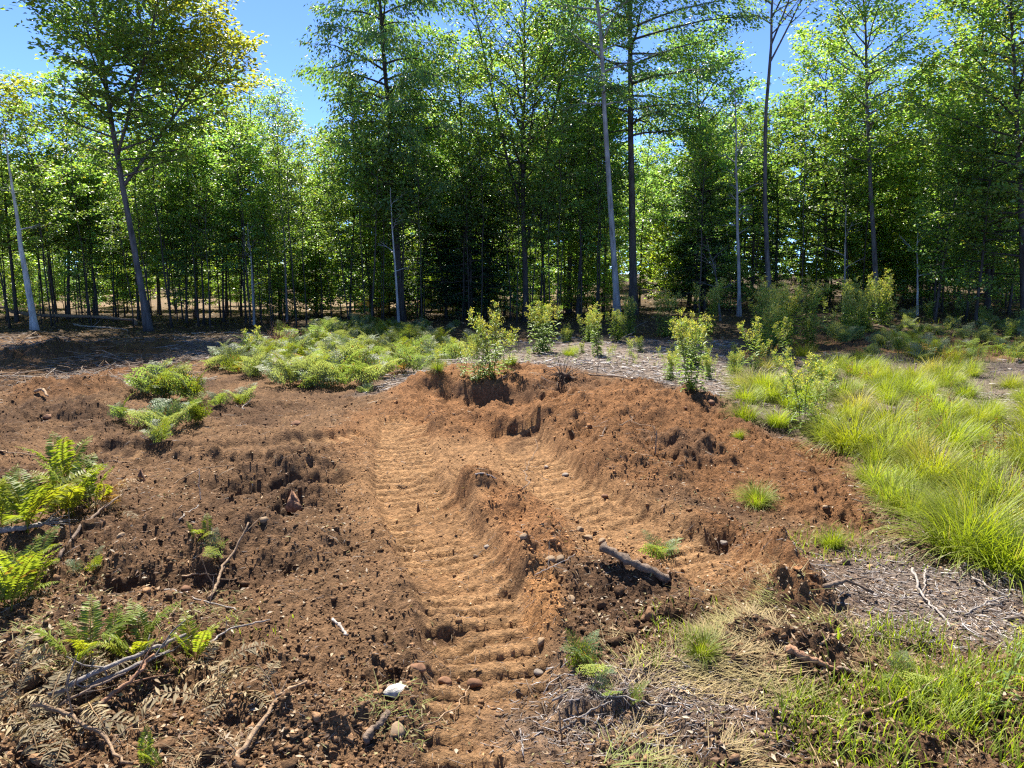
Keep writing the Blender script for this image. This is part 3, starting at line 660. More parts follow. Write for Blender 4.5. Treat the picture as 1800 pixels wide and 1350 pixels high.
FR_BROWN = [frond_mesh(.5, .25, 1.6, .14, 'tri', np.array([.25, .15, .045]), npin=12, curl=.3) for k in range(1)]
FR_WILT = [frond_mesh(.6, .3+.25*k, 2.6+.3*k, .10, 'lan', WILT*[.9, .6, 1.0][k], npin=22, m=4, mat=M_DEADLEAF) for k in range(3)]
def fern(label, x, y, size, n, protos, group=None, name='fern', sink=.02, lean=.25):
    e = link(name, None, None, (x, y, float(hz(x, y))-sink), (0, 0, U(0, 6.28))); tag(e, label, 'fern', group); e.empty_display_size = .1
    for k in range(n):
        link('frond', protos[int(rng.integers(len(protos)))], e, (U(-.05, .05), U(-.05, .05), 0), (U(-lean, lean), U(-lean, lean), k*6.283/n+U(-.5, .5)), size/.6*U(.7, 1.15))
    return e
FERNS = [
 (60, 925, 0.45, 9, 'L', 'tall bright fern with comb-like fronds at the left edge above the splintered branch'),
 (118, 905, 0.48, 10, 'L', 'largest fern of the clump at the left edge, in its middle'),
 (172, 890, 0.41, 9, 'LB', 'browning fern on the right side of the clump at the left edge'),
 (15, 930, 0.40, 8, 'L', 'fern cut by the left picture edge behind the splintered branch'),
 (110, 850, 0.40, 8, 'LP', 'fern at the back of the left clump, pale with gloss'),
 (40, 1055, 0.34, 9, 'L', 'bright fern below the splintered branch at the left edge'),
 (8, 1075, .36, 7, 'L', 'small fern at the left edge below the bright fern'),
 (70, 1000, .24, 5, 'L', 'little upright fern above the bright fern at the left edge'),
 (262, 695, 0.57, 8, 'PB', 'fern at the left end of the island of ferns in the bare soil'),
 (295, 702, 0.59, 9, 'P', 'middle fern in the back row of the island of ferns'),
 (335, 705, 0.54, 8, 'PB', 'brown-flecked fern at the right end of the island of ferns'),
 (210, 738, 0.32, 5, 'P', 'low fern leaning out left from the island of ferns'),
 (262, 752, 0.41, 7, 'P', 'low fern in the front row of the island of ferns, left'),
 (300, 755, 0.43, 7, 'P', 'low fern in the front row of the island of ferns, middle'),
 (340, 745, 0.38, 7, 'P', 'low fern in the front row of the island of ferns, right'),
 (282, 778, 0.32, 6, 'P', 'frontmost low fern of the island of ferns'),
 (388, 712, 0.24, 6, 'P', 'little fern just right of the island of ferns'),
 (423, 712, 0.32, 6, 'P', 'little fern between the fern island and the fern bed'),
 (1165, 982, .20, 6, 'P', 'small bright fern beside the dark rotten log'),
 (1040, 1180, .20, 6, 'P', 'small fern right of the bottom track by dry grass'),
 (1088, 1232, .13, 4, 'P', 'tiny fern seedling beside the grey twig mat'),
 (150, 1165, .26, 7, 'L', 'fresh green fern among wilted ones at lower left'),
 (235, 1160, .28, 7, 'L', 'fresh green fern behind the pile of sticks at lower left'),
 (320, 1160, .20, 6, 'L', 'small fresh fern at the right end of the stick pile'),
 (350, 945, .18, 4, 'L', 'torn fern lying on the scarp at left'),
 (385, 975, .16, 4, 'P', 'torn fern hanging over the dark hollow at left'),
 (160, 1000, .15, 4, 'P', 'little fern at the left end of the dark hollow'),
 (1580, 1200, .16, 5, 'P', 'small fern in the short grass at lower right'),
 (545, 680, .22, 6, 'P', 'bright little fern at the front edge of the fern bed'),
 (640, 690, .20, 5, 'P', 'bright little fern at the right front of the fern bed'),
 (280, 1335, .16, 4, 'L', 'small fern lying at the bottom edge, lower left'),
]
KINDS_ = {'L': FR_LADY, 'P': FR_BRACK, 'LB': FR_LADY+FR_BROWN, 'PB': FR_BRACK+FR_BROWN*2, 'LP': FR_LADY+FR_BRACK[1:2]}
for px, py, sz, n, k, lab in FERNS:
    x, y, _ = spot(px, py); fern(lab, x, y, sz, n, KINDS_[k], 'ferns in the clearing')
WILTED = [(20, 1262, .4, 7, 'wilted tan fern drooping at the left edge under the stick pile'), (70, 1300, .42, 7, 'wilted tan fern in the lower left corner'), (150, 1235, .34, 6, 'wilted fern left of the stick pile'),
 (40, 1190, .36, 6, 'dried fern at the left edge above the stick pile'), (375, 1185, .34, 6, 'dried grey fern right of the stick pile'), (395, 1235, .34, 6, 'dried grey fern hanging below the stick pile at right'),
 (440, 1220, .28, 5, 'dried fern by the forked stick at lower left'), (15, 1335, .3, 6, 'wilted fern cut by the lower left corner'), (120, 1175, .3, 5, 'dried fern behind the stick pile'), (200, 900, .26, 5, 'dried grey fern at the foot of the left fern clump')]
for px, py, sz, n, lab in WILTED:
    x, y, _ = spot(px, py); fern(lab, x, y, sz*.95, n, FR_WILT, 'wilted ferns at lower left', 'wilted_fern', lean=.5)
def in_zone(n, pts, mind, jitter_y=1):
    P = poly_w(pts); out = []
    a = np.array(pts, float)
    for _ in range(n*60):
        if len(out) >= n: break
        px, py = U(a[:, 0].min(), a[:, 0].max()), U(a[:, 1].min(), a[:, 1].max())
        x, y = gp(px, py)
        if inside(np.array([x]), np.array([y]), P)[0] and all((x-u)**2+(y-v)**2 > mind*mind for u, v in out): out.append((float(x), float(y)))
    return out
for (x, y) in in_zone(105, [(385, 650), (480, 600), (640, 575), (760, 590), (830, 612), (800, 650), (700, 672), (640, 685), (520, 688), (420, 668)], .22):
    px = x/(y*CP+CAM_H*SP)*F_PX+900; where = ('back' if y > 13.2 else 'front')+' of the pale fern bed, '+('left part' if px < 540 else 'middle' if px < 680 else 'right part')
    fern('low fern at the '+where, x, y, U(.42, .62), 5, FR_BRACK+FR_BRACK+FR_BROWN[:1] if U(0, 1) < .2 else FR_BRACK, 'ferns at the '+where, lean=.3)
for (x, y) in in_zone(60, [(1400, 612), (1440, 590), (1560, 578), (1640, 562), (1830, 555), (1850, 640), (1560, 640), (1480, 622)], .3):
    fern('shaded fern in the green strip behind the bright grass', x, y, U(.35, .55), 5, FR_BRACK, 'shaded ferns behind the grass', lean=.3)
for (x, y) in in_zone(22, [(520, 580), (640, 565), (800, 575), (860, 590), (700, 590)], .4):
    fern('dark fern in the tree shade behind the fern bed', x, y, U(.3, .42), 4, FR_BRACK, 'dark ferns in the shade', lean=.3)

# ------------------------------------------------------------------ grass tussocks
GRB = np.array([0.15, 0.22, 0.022]); GRT = np.array([0.27, 0.32, 0.035])
def tussock_mesh(n, L, r, spread, base, tip, seeds=0, dry=.08):
    g = Geo(); a = U(0, 6.283, n); q = np.sqrt(U(0, 1, n))
    P = np.stack([np.cos(a)*q*r, np.sin(a)*q*r, np.full(n, -.03)], 1)
    a2 = a+rng.normal(0, .75, n); D = np.stack([np.cos(a2), np.sin(a2)], 1)
    bend = np.clip(.15+spread*q*U(.4, 1.2, n)+rng.normal(0, .12, n), .05, 1.5)
    c = base[None]*U(.7, 1.25, (n, 1)); t = tip[None]*U(.7, 1.2, (n, 1))
    k = (U(0, 1, n) < dry)[:, None]; t = np.where(k, np.array([.34, .30, .13]), t); c = np.where(k, np.array([.2, .2, .06]), c)
    g.blades(P, D, L*U(.55, 1.15, n), U(.004, .0075, n), bend, c, 5, t)
    if seeds:
        a = U(0, 6.283, seeds); D = np.stack([np.cos(a), np.sin(a)], 1); P = np.stack([np.cos(a)*r*.4, np.sin(a)*r*.4, np.zeros(seeds)], 1)
        hgt = L*U(1.0, 1.35, seeds); lean = U(.05, .25, seeds)
        for k in range(seeds):
            top = P[k]+np.array([D[k, 0]*lean[k]*hgt[k], D[k, 1]*lean[k]*hgt[k], hgt[k]])
            g.tube(np.array([P[k], (P[k]+top)/2+np.array([0, 0, .02]), top]), .0015, 3, (.25, .26, .08), cap=False)
            m = 26; s = U(.8, 1.05, (m, 1)); pp = P[k]*(1-s)+top*s+rng.normal(0, .015, (m, 3))
            g.leaves(pp, rng.normal(0, 1, (m, 3))+np.array([0, 0, .6]), rng.normal(0, 1, (m, 3)), .022, .009, np.array([.20, .12, .055])*U(.7, 1.3, (m, 1)))
    return g.mesh('tussock', M_GRASS)
TUS = [tussock_mesh(620, .52, .15, 1.35, GRB, GRT), tussock_mesh(560, .46, .15, 1.25, GRB*1.1, GRT*1.1), tussock_mesh(620, .58, .16, 1.5, GRB*np.array([1.2, 1.05, 1]), GRT*np.array([1.1, 1, .9])),
       tussock_mesh(460, .42, .12, 1.1, GRB*.9, GRT*.9), tussock_mesh(480, .5, .14, 1.3, GRB, GRT*1.05, seeds=5, dry=.15), tussock_mesh(420, .48, .14, 1.4, np.array([.2, .2, .05]), np.array([.4, .36, .14]), seeds=5, dry=.3)]
def tuss(label, x, y, k, s, group, tilt=.08):
    o = link('grass_tussock', TUS[k], None, (x, y, float(hz(x, y))-.005), (U(-tilt, tilt), U(-tilt, tilt), U(0, 6.28)), (s*U(.9, 1.15), s*U(.9, 1.15), s))
    tag(o, label, 'grass', group); return o
BIGT = [(1700, 975, 0, 1.05, 'biggest and nearest grass tussock, overhanging the bare soil at right'), (1775, 1000, 1, .9, 'tall tussock at the right edge beside the nearest big one'), (1600, 905, 3, .75, 'tussock at the soil edge left of the nearest big one'),
 (1500, 790, 2, 1.0, 'wide arching tussock with a stone at its foot'), (1560, 800, 1, .95, 'bright tussock right of the wide arching one'), (1310, 738, 3, .72, 'bluish-green tussock at the left tip of the grass'),
 (1368, 748, 1, .6, 'small tussock right of the bluish-green one'), (1345, 690, 0, .8, 'tussock at the left end of the grass, behind the bluish-green one'), (1690, 730, 3, .72, 'dark upright tussock at the edge of the dry chips, right'),
 (1640, 850, 2, .95, 'long-bladed tussock in the middle of the grass'), (1760, 890, 4, .9, 'tussock with brown seed heads near the right edge'), (1540, 650, 3, .7, 'shaded tussock at the back of the grass')]
for px, py, k, s_, lab in BIGT:
    x, y, _ = spot(px, py); tuss(lab, x, y, k, s_, 'grass tussocks on the right')
for q, (x, y) in enumerate(in_zone(84, Z_GRASS, .31)):
    px = x/(y*CP+CAM_H*SP)*F_PX+900; band = 0 if y > 9 else 1 if y > 6.6 else 2
    where = ['at the back of the bright grass, near the shaded ferns', 'in the middle of the bright grass', 'in the near part of the bright grass'][band]
    where += [', left half', ', right half'][int(px > [1560, 1620, 1740][band])]
    tuss('yellow-green grass tussock '+where, x, y, int(rng.choice([0, 1, 2, 3, 4, 5], p=[.24, .22, .22, .12, .1, .1])), U(.5, .85), 'grass tussocks '+where, .15)
for px, py, k, s_, lab in ((1330, 885, 1, .42, 'thin grass tuft alone on the loose soil at right'), (1465, 960, 3, .38, 'low grass tuft on the soil in front of the grassy patch'), (1235, 1150, 3, .3, 'flattened tuft of long grass in the dry grass'), (1000, 625, 1, .5, 'bright grass tuft by the chips behind the dirt heap'),
        (1010, 620, 0, .45, 'second bright grass tuft by the chips behind the dirt heap'), (770, 650, 1, .45, 'bright grass tuft at the right end of the fern bed'), (900, 640, 3, .45, 'grass tuft right of the tall goldenrod'), (1300, 770, 3, .3, 'pale small tuft on the soil edge'), (720, 610, 0, .4, 'grass tuft at the back of the fern bed'), (1090, 590, 1, .4, 'grass tuft at the foot of the pale grey trunk')):
    x, y, _ = spot(px, py); tuss(lab, x, y, k, s_, 'single grass tufts', .25)

# ------------------------------------------------------------------ goldenrod and other tall weeds
WEED = np.array([0.17, 0.25, 0.06]); BUD = np.array([0.42, 0.42, 0.14])
def weed_meshes(ns, H, bushy=1.0, sp=.12):
    parts = []
    for q in range(ns):
        st = Geo(); lv = Geo(); fl = Geo()
        a = U(0, 6.28); h = H*U(.78, 1.05); r = sp*U(.2, 1)*(ns > 1); b = np.array([math.cos(a)*r, math.sin(a)*r, -.03])
        s = np.linspace(0, 1, 8); lean = U(.03, .28)*h
        p = b+np.column_stack([math.cos(a)*lean*s**1.5, math.sin(a)*lean*s**1.5, s*h]); p[:, :2] += np.cumsum(rng.normal(0, .006, (8, 2)), 0)
        st.tube(p, .0055*(1-.65*s), 4, (.16, .20, .06), cap=False)
        n = int(36*bushy*h); t = np.sort(U(.05, .92, n)); az_ = np.arange(n)*2.4+U(-.6, .6, n)+U(0, 6)
        o = np.stack([np.interp(t, s, p[:, c]) for c in range(3)], 1); up = .15+.65*t
        D = np.stack([np.cos(az_), np.sin(az_), up-.2+rng.normal(0, .15, n)], 1); L = .15*np.clip(1.15-.7*t, .35, 1)*U(.8, 1.2, n)
        cc = WEED[None]*U(.75, 1.3, (n, 1)); N = np.stack([-np.cos(az_)*.4, -np.sin(az_)*.4, np.ones(n)], 1)
        lv.leaves(o, D, N, L, L*.22+.007, cc)
        lv.leaves(o+unit(D)*L[:, None]*.55, D+np.array([0, 0, -.8]), N, L*.55, L*.14+.004, cc)
        nb = int(16*bushy)
        for k in range(nb):
            tb = U(.58, 1.0); o = np.array([np.interp(tb, s, p[:, c]) for c in range(3)]); az2 = U(0, 6.28); l = (.06+.36*(1.02-tb)*h/1.1)*U(.6, 1.25)
            e_ = o+np.array([math.cos(az2)*l*.75, math.sin(az2)*l*.75, l*.85])
            st.tube(np.array([o, e_]), .0018, 3, (.18, .22, .06), cap=False)
            m = int(8+l*70); u = U(.25, 1.05, (m, 1)); pp = o*(1-u)+e_*u+rng.normal(0, .012, (m, 3))
            fl.leaves(pp, rng.normal(0, 1, (m, 3))+np.array([0, 0, .7]), rng.normal(0, 1, (m, 3)), U(.02, .042, m), U(.008, .015, m), (BUD if U(0, 1) < .7 else WEED*1.3)[None]*U(.7, 1.3, (m, 1)))
        parts += [('stem', st.mesh('stem', M_GRASS)), ('foliage', lv.mesh('foliage', M_FERN)), ('flower_head', fl.mesh('flower_head', M_GRASS))]
    return parts
WD = [weed_meshes(1, 1.1), weed_meshes(4, 1.1, 1.25, .10), weed_meshes(9, .95, 1.1, .24), weed_meshes(6, 1.15, 1.15, .2), weed_meshes(2, .8, 1.0, .06)]
def weed(label, x, y, k, H, group, name='goldenrod'):
    z = float(hz(x, y)); base_h = [1.1, 1.1, .95, 1.15, .8][k]
    thing(name, label, 'plant', (x, y, z), WD[k], U(0, 6.28), H/base_h, group, (U(-.12, .12), U(-.12, .12)))
WEEDS = [(864, 662, 535, 1, 'tallest weed at the edge behind the dirt heap, leaning slightly'), (845, 668, 590, 3, 'leafy weed clump at the foot of the tallest weed'), (885, 655, 575, 4, 'short weed right of the tallest weed'),
 (950, 622, 533, 2, 'round bushy weed clump behind the dirt heap'), (1052, 625, 535, 1, 'upright weed right of the round bushy clump'), (1000, 600, 568, 4, 'small upright weed right behind the round bushy clump'),
 (1216, 688, 548, 1, 'upright weed at the right end of the dirt heap'), (1225, 640, 552, 2, 'weed clump behind the upright one at the right end of the heap'), (1238, 588, 492, 3, 'tall weed clump with feathery top in front of the dark wood'),
 (1165, 590, 508, 3, 'shaded weed clump between the pale grey trunk and the feathery clump'), (1112, 588, 518, 3, 'shaded weed clump just right of the pale grey trunk'), (1325, 652, 560, 4, 'thin weed on the chips left of the bright grass'),
 (446, 640, 575, 4, 'lone weed standing out of the fern bed at its left end'), (1413, 760, 625, 4, 'tall weed stalk standing in the bright grass'), (632, 602, 566, 4, 'small weed at the back of the fern bed'), (1090, 600, 545, 2, 'low weed clump at the foot of the pale grey trunk'),
 (1030, 600, 552, 2, 'dark bushy weed clump between round clump and pale grey trunk'), (1385, 640, 560, 4, 'weed with thin top at the back left of the bright grass'), (815, 660, 600, 4, 'low leafy weed left of the tallest weed'), (770, 655, 615, 4, 'lowest leafy weed at the right end of the fern bed'), (1180, 668, 620, 2, 'low leafy clump left of the upright weed at the heap end')]
for px, py, pt, k, lab in WEEDS:
    x, y, z = spot(px, py); _, zt = onplane(px, pt, y); weed(lab, x, y, k, max(.25, zt-z), 'tall weeds behind the dirt heap')
for (x, y) in in_zone(34, [(1268, 625), (1300, 596), (1420, 586), (1570, 584), (1575, 608), (1440, 616), (1330, 632)], .28):
    px = x/(y*CP+CAM_H*SP)*F_PX+900; weed('tall weed in the dense stand in front of the right wood', x, y, int(rng.choice([0, 0, 1, 1, 3])), U(.7, 1.4), 'dense stand of tall weeds')
for (x, y) in in_zone(16, [(1570, 590), (1640, 560), (1830, 545), (1850, 620), (1640, 620)], .5):
    weed('short weed in the green strip near the right edge', x, y, int(rng.choice([2, 4])), U(.3, .55), 'short weeds at the right edge')
for (x, y) in in_zone(10, [(1285, 700), (1330, 650), (1480, 680), (1480, 780), (1400, 760)], .3):
    weed('thin weed among the left part of the bright grass', x, y, 4, U(.35, .6), 'thin weeds in the grass')
for (x, y) in in_zone(34, [(760, 660), (800, 615), (1000, 600), (1280, 610), (1320, 660), (1270, 690), (1120, 655), (960, 645), (880, 655)], .28):
    weed('low leafy weed on the chips behind the dirt heap', x, y, int(rng.choice([2, 4, 4])), U(.16, .38), 'low weeds on the chips')
x, y, z = spot(1750, 1250); weed('leafy green weed stalk rising at the lower right edge', x, y, 0, .5, 'tall weeds behind the dirt heap')

# ------------------------------------------------------------------ stones, boulders, logs, branches
def ico(sub):
    import bmesh
    bm = bmesh.new(); bmesh.ops.create_icosphere(bm, subdivisions=sub, radius=1.0)
    V = np.array([v.co[:] for v in bm.verts]); T = np.array([[v.index for v in f.verts] for f in bm.faces]); bm.free(); return V, T
ICO1, ICO3 = ico(1), ico(3)
def stone_mesh(seed, col, mat=None, squash=(1, .8, .62)):
    V, T = ICO3; r = np.random.default_rng(seed); W = V.copy()
    for _ in range(9):                                               # knock flat facets off a ball
        nrm = unit(r.normal(0, 1, 3)); dd = r.uniform(.62, .9); k = W@nrm-dd; W = W-np.where(k > 0, k*.85, 0)[:, None]*nrm
    W = W*(1+.05*np.sin(V@r.normal(0, 4, 3)+r.uniform(0, 6))[:, None])*np.array(squash)
    return new_mesh('stone', W, T, mat or M_STONE, np.broadcast_to(col, W.shape), True)
ST_TAN = [stone_mesh(k, np.array([.25, .17, .10])*f) for k, f in ((1, 1), (2, .9), (3, 1.1))]
ST_GREY = [stone_mesh(k, np.array([.22, .18, .145])*f, squash=(1, .85, .55)) for k, f in ((4, 1), (5, 1.2))]
ST_RED = [stone_mesh(k, np.array([.23, .115, .06])*f) for k, f in ((6, 1), (7, .8))]
STONES = [(1034, 947, .055, 'T', 'rounded tan stone right of the centre heap, edge up'), (1018, 932, .05, 'T', 'tan stone just behind the edge-up stone by the centre heap'), (1058, 952, .05, 'T', 'flat tan stone right of the edge-up stone'),
 (966, 985, .065, 'T', 'larger smooth stone at the foot of the centre heap'), (984, 983, .05, 'T', 'smooth stone touching the larger one at the foot of the centre heap'), (920, 943, .045, 'T', 'stone stuck in the slope of the centre heap'),
 (855, 962, .04, 'G', 'small stone at the left foot of the centre heap'), (836, 979, .035, 'T', 'small tan stone in the left track bars'), (1005, 1054, .045, 'T', 'stone below the orange streak, right of it'), (952, 1130, .05, 'T', 'pale egg-shaped stone right of the bottom track'),
 (948, 1183, .045, 'G', 'stone half buried at the right edge of the bottom track'), (697, 1287, .06, 'T', 'rounded tan stone with dark shadow at the bottom left of the track'), (735, 1175, .06, 'R', 'dark angular stone left of the bottom track'), (835, 1203, .06, 'R', 'dark flat stone in the bottom track'),
 (782, 1198, .05, 'R', 'dark stone left beside the flat stone in the bottom track'), (1640, 1255, .055, 'R', 'orange round stone touching the curved stick at lower right'), (1633, 1222, .03, 'R', 'small orange stone above the curved stick tip'),
 (1530, 998, .05, 'T', 'tan stone at the left end of the dry chips'), (1567, 985, .055, 'T', 'pale stone beside the chips below the grass'), (1590, 963, .05, 'T', 'stone under the edge of the biggest tussock'), (1525, 805, .06, 'R', 'dark red stone at the foot of the wide arching tussock'),
 (1250, 708, .09, 'R', 'reddish block at the right end of the dirt heap'), (1205, 717, .05, 'R', 'stone left of the reddish block on the dirt heap'), (1395, 957, .04, 'G', 'grey stone in front of the low grass tuft'), (1272, 955, .05, 'G', 'grey stone in the hollow of the right berm'),
 (325, 1038, .07, 'R', 'red-brown stone by the crossed sticks at left'), (212, 942, .045, 'T', 'pale stone at the foot of the left fern clump'), (465, 915, .06, 'T', 'tan stone on the soil above the hollow'), (84, 733, .10, 'R', 'reddish boulder-like lump on the soil at the far left'), (1450, 893, .05, 'T', 'tan flat stone on the loose soil at right'),
 (520, 745, .09, 'R', 'flat reddish stone in the soil below the fern bed'), (960, 822, .05, 'G', 'grey stone on the flat between the tracks'), (995, 835, .05, 'G', 'grey stone at the foot of the middle berm'), (1063, 873, .05, 'R', 'dark stone on the slope of the middle berm')]
for q, (px, py, r, k, lab) in enumerate(STONES):
    x, y, z = spot(px, py); ms = {'T': ST_TAN, 'G': ST_GREY, 'R': ST_RED}[k]
    tag(link('stone', ms[q % len(ms)], None, (x, y, z+r*.03), (U(-.4, .4), U(-.4, .4), U(0, 6.28)), r*U(.5, .68)), lab, 'stone', 'stones in the clearing')
for px, d_, r, lab in ((655, 33.5, .95, 'big tan boulder in the sun behind the thin stems'), (752, 35.5, .6, 'small grey boulder in the clearing behind the wood'), (800, 37, .8, 'tan boulder glowing between trunks in the middle')):
    x = at(px, d_); tag(link('boulder', stone_mesh(int(px), np.array([.42, .28, .15]), squash=(1, .8, .6)), None, (x, d_, float(hz(x, d_))+r*.25), (0, .1, U(0, 6)), r), lab, 'boulder', 'boulders behind the wood')

W_GREY = np.array([.25, .215, .185]); W_TAN = np.array([.30, .20, .12]); W_DARK = np.array([.12, .085, .06]); W_RED = np.array([.26, .14, .08])
def branch(label, pts, r, col=W_TAN, lift=0.0, twigs=3, name='fallen_branch', split=0, cat='branch', sides=7, taper=.45, group='fallen branches'):
    """a branch lying along the given pixels; each point may carry its height above the soil"""
    W = []; r = r*(.48 if r < .03 else .6)
    for p in pts:
        x, y, z = spot(p[0], p[1]); W.append((x, y, z+(p[2] if len(p) > 2 else 0)))
    W = np.array(W); n = 18; cum = np.concatenate([[0], np.cumsum(np.linalg.norm(np.diff(W[:, :2], axis=0), axis=1))]); t = np.linspace(0, cum[-1], n)
    P = np.stack([np.interp(t, cum, W[:, c]) for c in range(3)], 1)
    gz = hz(P[:, 0], P[:, 1]); line = np.interp(t, [0, cum[-1]], [P[0, 2], P[-1, 2]])
    P[:, 2] = np.maximum(P[:, 2]*.6+line*.4, gz-r*.2)+r*.6+lift
    P[1:-1, 2] = (P[:-2, 2]+2*P[1:-1, 2]+P[2:, 2])/4
    P[1:-1] += rng.normal(0, .007*cum[-1]**.5, (n-2, 3))*np.array([1, 1, .35])+.02*cum[-1]*np.sin(np.linspace(0, U(4, 9), n-2)+U(0, 6))[:, None]*np.array([1, .6, .2])
    o = P[0].copy(); P = P-o; s = np.linspace(0, 1, n); g = Geo()
    log = name != 'fallen_branch'; g.tube(P, r*(1-taper*s)*(1+(.22 if log else .12)*U(-1, 1, n)), sides, col, rough=.32 if log else .14)
    for _ in range(twigs):
        k = int(rng.integers(2, n-1)); d_ = unit(P[k]-P[k-1]); dv = unit(d_*.7+rng.normal(0, .6, 3)+np.array([0, 0, .35])); l = U(.05, .22)*(1 if cum[-1] < 1.2 else 1.5)
        g.tube(np.array([P[k], P[k]+dv*l*.5+rng.normal(0, .01, 3), P[k]+dv*l]), [r*.4, r*.3, r*.15], 4, col*U(.8, 1.1), cap=False)
    for _ in range(split):                                           # splintered end
        dv = unit(unit(P[-1]-P[-2])+rng.normal(0, .28, 3)+np.array([0, 0, .12])); l = U(.06, .2)
        g.tube(np.array([P[-1]-dv*.03, P[-1]+dv*l*.6, P[-1]+dv*l+np.array([0, 0, -.01])]), [r*.28, r*.2, .001], 3, W_GREY*1.1, cap=False)
    tag(link(name, g.mesh(name, M_WOOD, not log), None, o), label, cat, group)
branch('broken grey branch with splintered end under the left ferns', [(-20, 945, .02), (40, 940, .03), (78, 933, .03)], .035, W_GREY, twigs=0, split=16)
branch('long dark branch propped along the left end of the hollow', [(105, 985), (150, 930, .04), (215, 885, .08)], .022, W_DARK*1.6, twigs=4)
branch('forked stick sticking up out of the hollow at left', [(365, 1055), (410, 1005, .05), (440, 968, .16)], .018, W_TAN*.9, twigs=3)
branch('pale straight stick crossing the forked one at left', [(290, 1042, .01), (350, 1056, .02), (415, 1078, .01)], .012, W_GREY*1.2, twigs=1)
branch('short pale stick lying below the hollow', [(320, 1015), (382, 1012)], .012, W_TAN*1.2, twigs=0)
branch('thick grey-brown stick on top of the stick pile, lower left', [(90, 1262, .08), (200, 1220, .13), (330, 1158, .10)], .022, W_GREY, twigs=5)
branch('long grey stick under the top one of the stick pile', [(150, 1235, .05), (230, 1205, .09), (300, 1175, .07)], .020, W_GREY*.85, twigs=3)
branch('reddish split stick in the stick pile', [(180, 1255, .03), (240, 1225, .07), (275, 1195, .10)], .020, W_RED*1.1, twigs=2)
branch('straight thin stick behind the stick pile', [(185, 1200, .03), (280, 1150, .05)], .012, W_TAN, twigs=1)
branch('short cross stick in the stick pile', [(228, 1160, .05), (262, 1190, .08)], .016, W_TAN*1.1, twigs=0)
branch('dark stick at the left end of the stick pile', [(95, 1265, .04), (160, 1245, .07), (225, 1225, .09)], .014, W_DARK*1.7, twigs=3)
branch('curved bark-covered branch in the lower left corner', [(60, 1265, .05), (135, 1285, .05), (190, 1325, .02), (235, 1350, .01)], .018, W_TAN*.9, twigs=3)
branch('long bleached stick pointing right from the stick pile', [(350, 1150, .02), (410, 1118, .03), (475, 1098, .02)], .011, W_GREY*1.25, twigs=1)
branch('forked tan branch lying at the bottom, left of the track', [(415, 1345), (455, 1290, .02), (485, 1235, .05), (540, 1218, .04)], .020, W_TAN*1.05, twigs=5)
branch('thin grey stick above the stick pile', [(150, 1130), (200, 1105, .02), (270, 1098, .01)], .010, W_GREY, twigs=2)
branch('short bleached stick on the soil left of the track', [(585, 1093, .01), (612, 1118, .0)], .014, W_GREY*1.4, twigs=0, taper=.2)
branch('short rotten log piece beside the round stone at the bottom', [(640, 1312, .01), (684, 1265, .02)], .028, W_DARK*1.5, twigs=0, taper=.15, name='rotten_log', cat='log')
branch('dark rotten log leaning on the soil beside the small bright fern', [(1060, 985, .06), (1110, 1003, .04), (1175, 1028, .0)], .038, W_DARK*1.5, twigs=0, taper=.1, name='rotten_log', cat='log')
branch('thin pale forked twig between large stone and rotten log', [(940, 1015, .01), (985, 998, .02), (1010, 985, .03)], .006, W_GREY*1.3, twigs=3)
branch('short white stick on the flat between the tracks', [(835, 837, .01), (872, 845, .01)], .009, W_GREY*1.6, twigs=0, taper=.3)
branch('thin root arching up behind the centre heap', [(918, 865, .02), (935, 845, .10), (940, 815, .22)], .007, W_DARK*1.8, twigs=3)
branch('upright broken stub on the loose soil right of the middle', [(1152, 800, 0), (1153, 795, .18)], .016, W_TAN, twigs=1)
branch('dark root across the loose soil below the reddish block', [(1060, 765), (1110, 752, .05), (1150, 760, .02)], .010, W_DARK*1.5, twigs=3)
branch('long dark branch on the chips right of the dirt heap', [(1035, 658), (1110, 668, .03), (1185, 682, .02)], .022, W_DARK*1.5, twigs=3)
branch('second dark branch on the chips behind the dirt heap', [(1040, 650, .03), (1090, 645, .03), (1130, 652, .0)], .018, W_DARK*1.4, twigs=2)
branch('pale pole sticking out of the weeds by the pale grey trunk', [(1085, 605, .02), (1110, 590, .12), (1135, 580, .25)], .02, W_GREY*1.1, twigs=1)
branch('curved smooth stick ending at the orange stone, lower right', [(1425, 1268, .01), (1500, 1270, .03), (1580, 1255, .04), (1650, 1215, .05)], .013, W_TAN*1.05, twigs=2)
branch('dark stick below the curved stick at lower right', [(1500, 1290), (1545, 1310, .01), (1575, 1325)], .016, W_DARK*1.5, twigs=1)
branch('split slab of reddish wood in the dry grass at lower right', [(1385, 1150, .01), (1430, 1175, .03), (1470, 1195, .02)], .030, W_RED*1.3, twigs=0, taper=.5, name='wood_slab', cat='wood')
branch('small dark slab next to the reddish wood slab', [(1472, 1180, .01), (1508, 1190, .01)], .018, W_DARK*1.8, twigs=0, taper=.1, name='wood_slab', cat='wood')
branch('thin brown branch on the soil at the left side of the chips', [(1385, 998), (1430, 1020, .02), (1475, 1035, .01)], .010, W_TAN*.8, twigs=2)
branch('dark slab of bark lying over a hollow beside the chips', [(1450, 1045, .03), (1490, 1040, .06), (1535, 1055, .03)], .026, W_DARK*1.6, twigs=1, name='bark_slab', cat='wood')
branch('forked bleached branch on the chips below the grass', [(1603, 1010, .03), (1618, 1045, .03), (1625, 1060, .02), (1670, 1110, .01)], .015, W_GREY*1.35, twigs=3)
branch('bleached prong of the forked branch on the chips', [(1626, 1012, .03), (1622, 1050, .03)], .011, W_GREY*1.3, twigs=0)
branch('bent pale stick at the right side of the chips', [(1695, 1082), (1735, 1068, .03), (1775, 1052, .02)], .011, W_GREY*1.15, twigs=2)
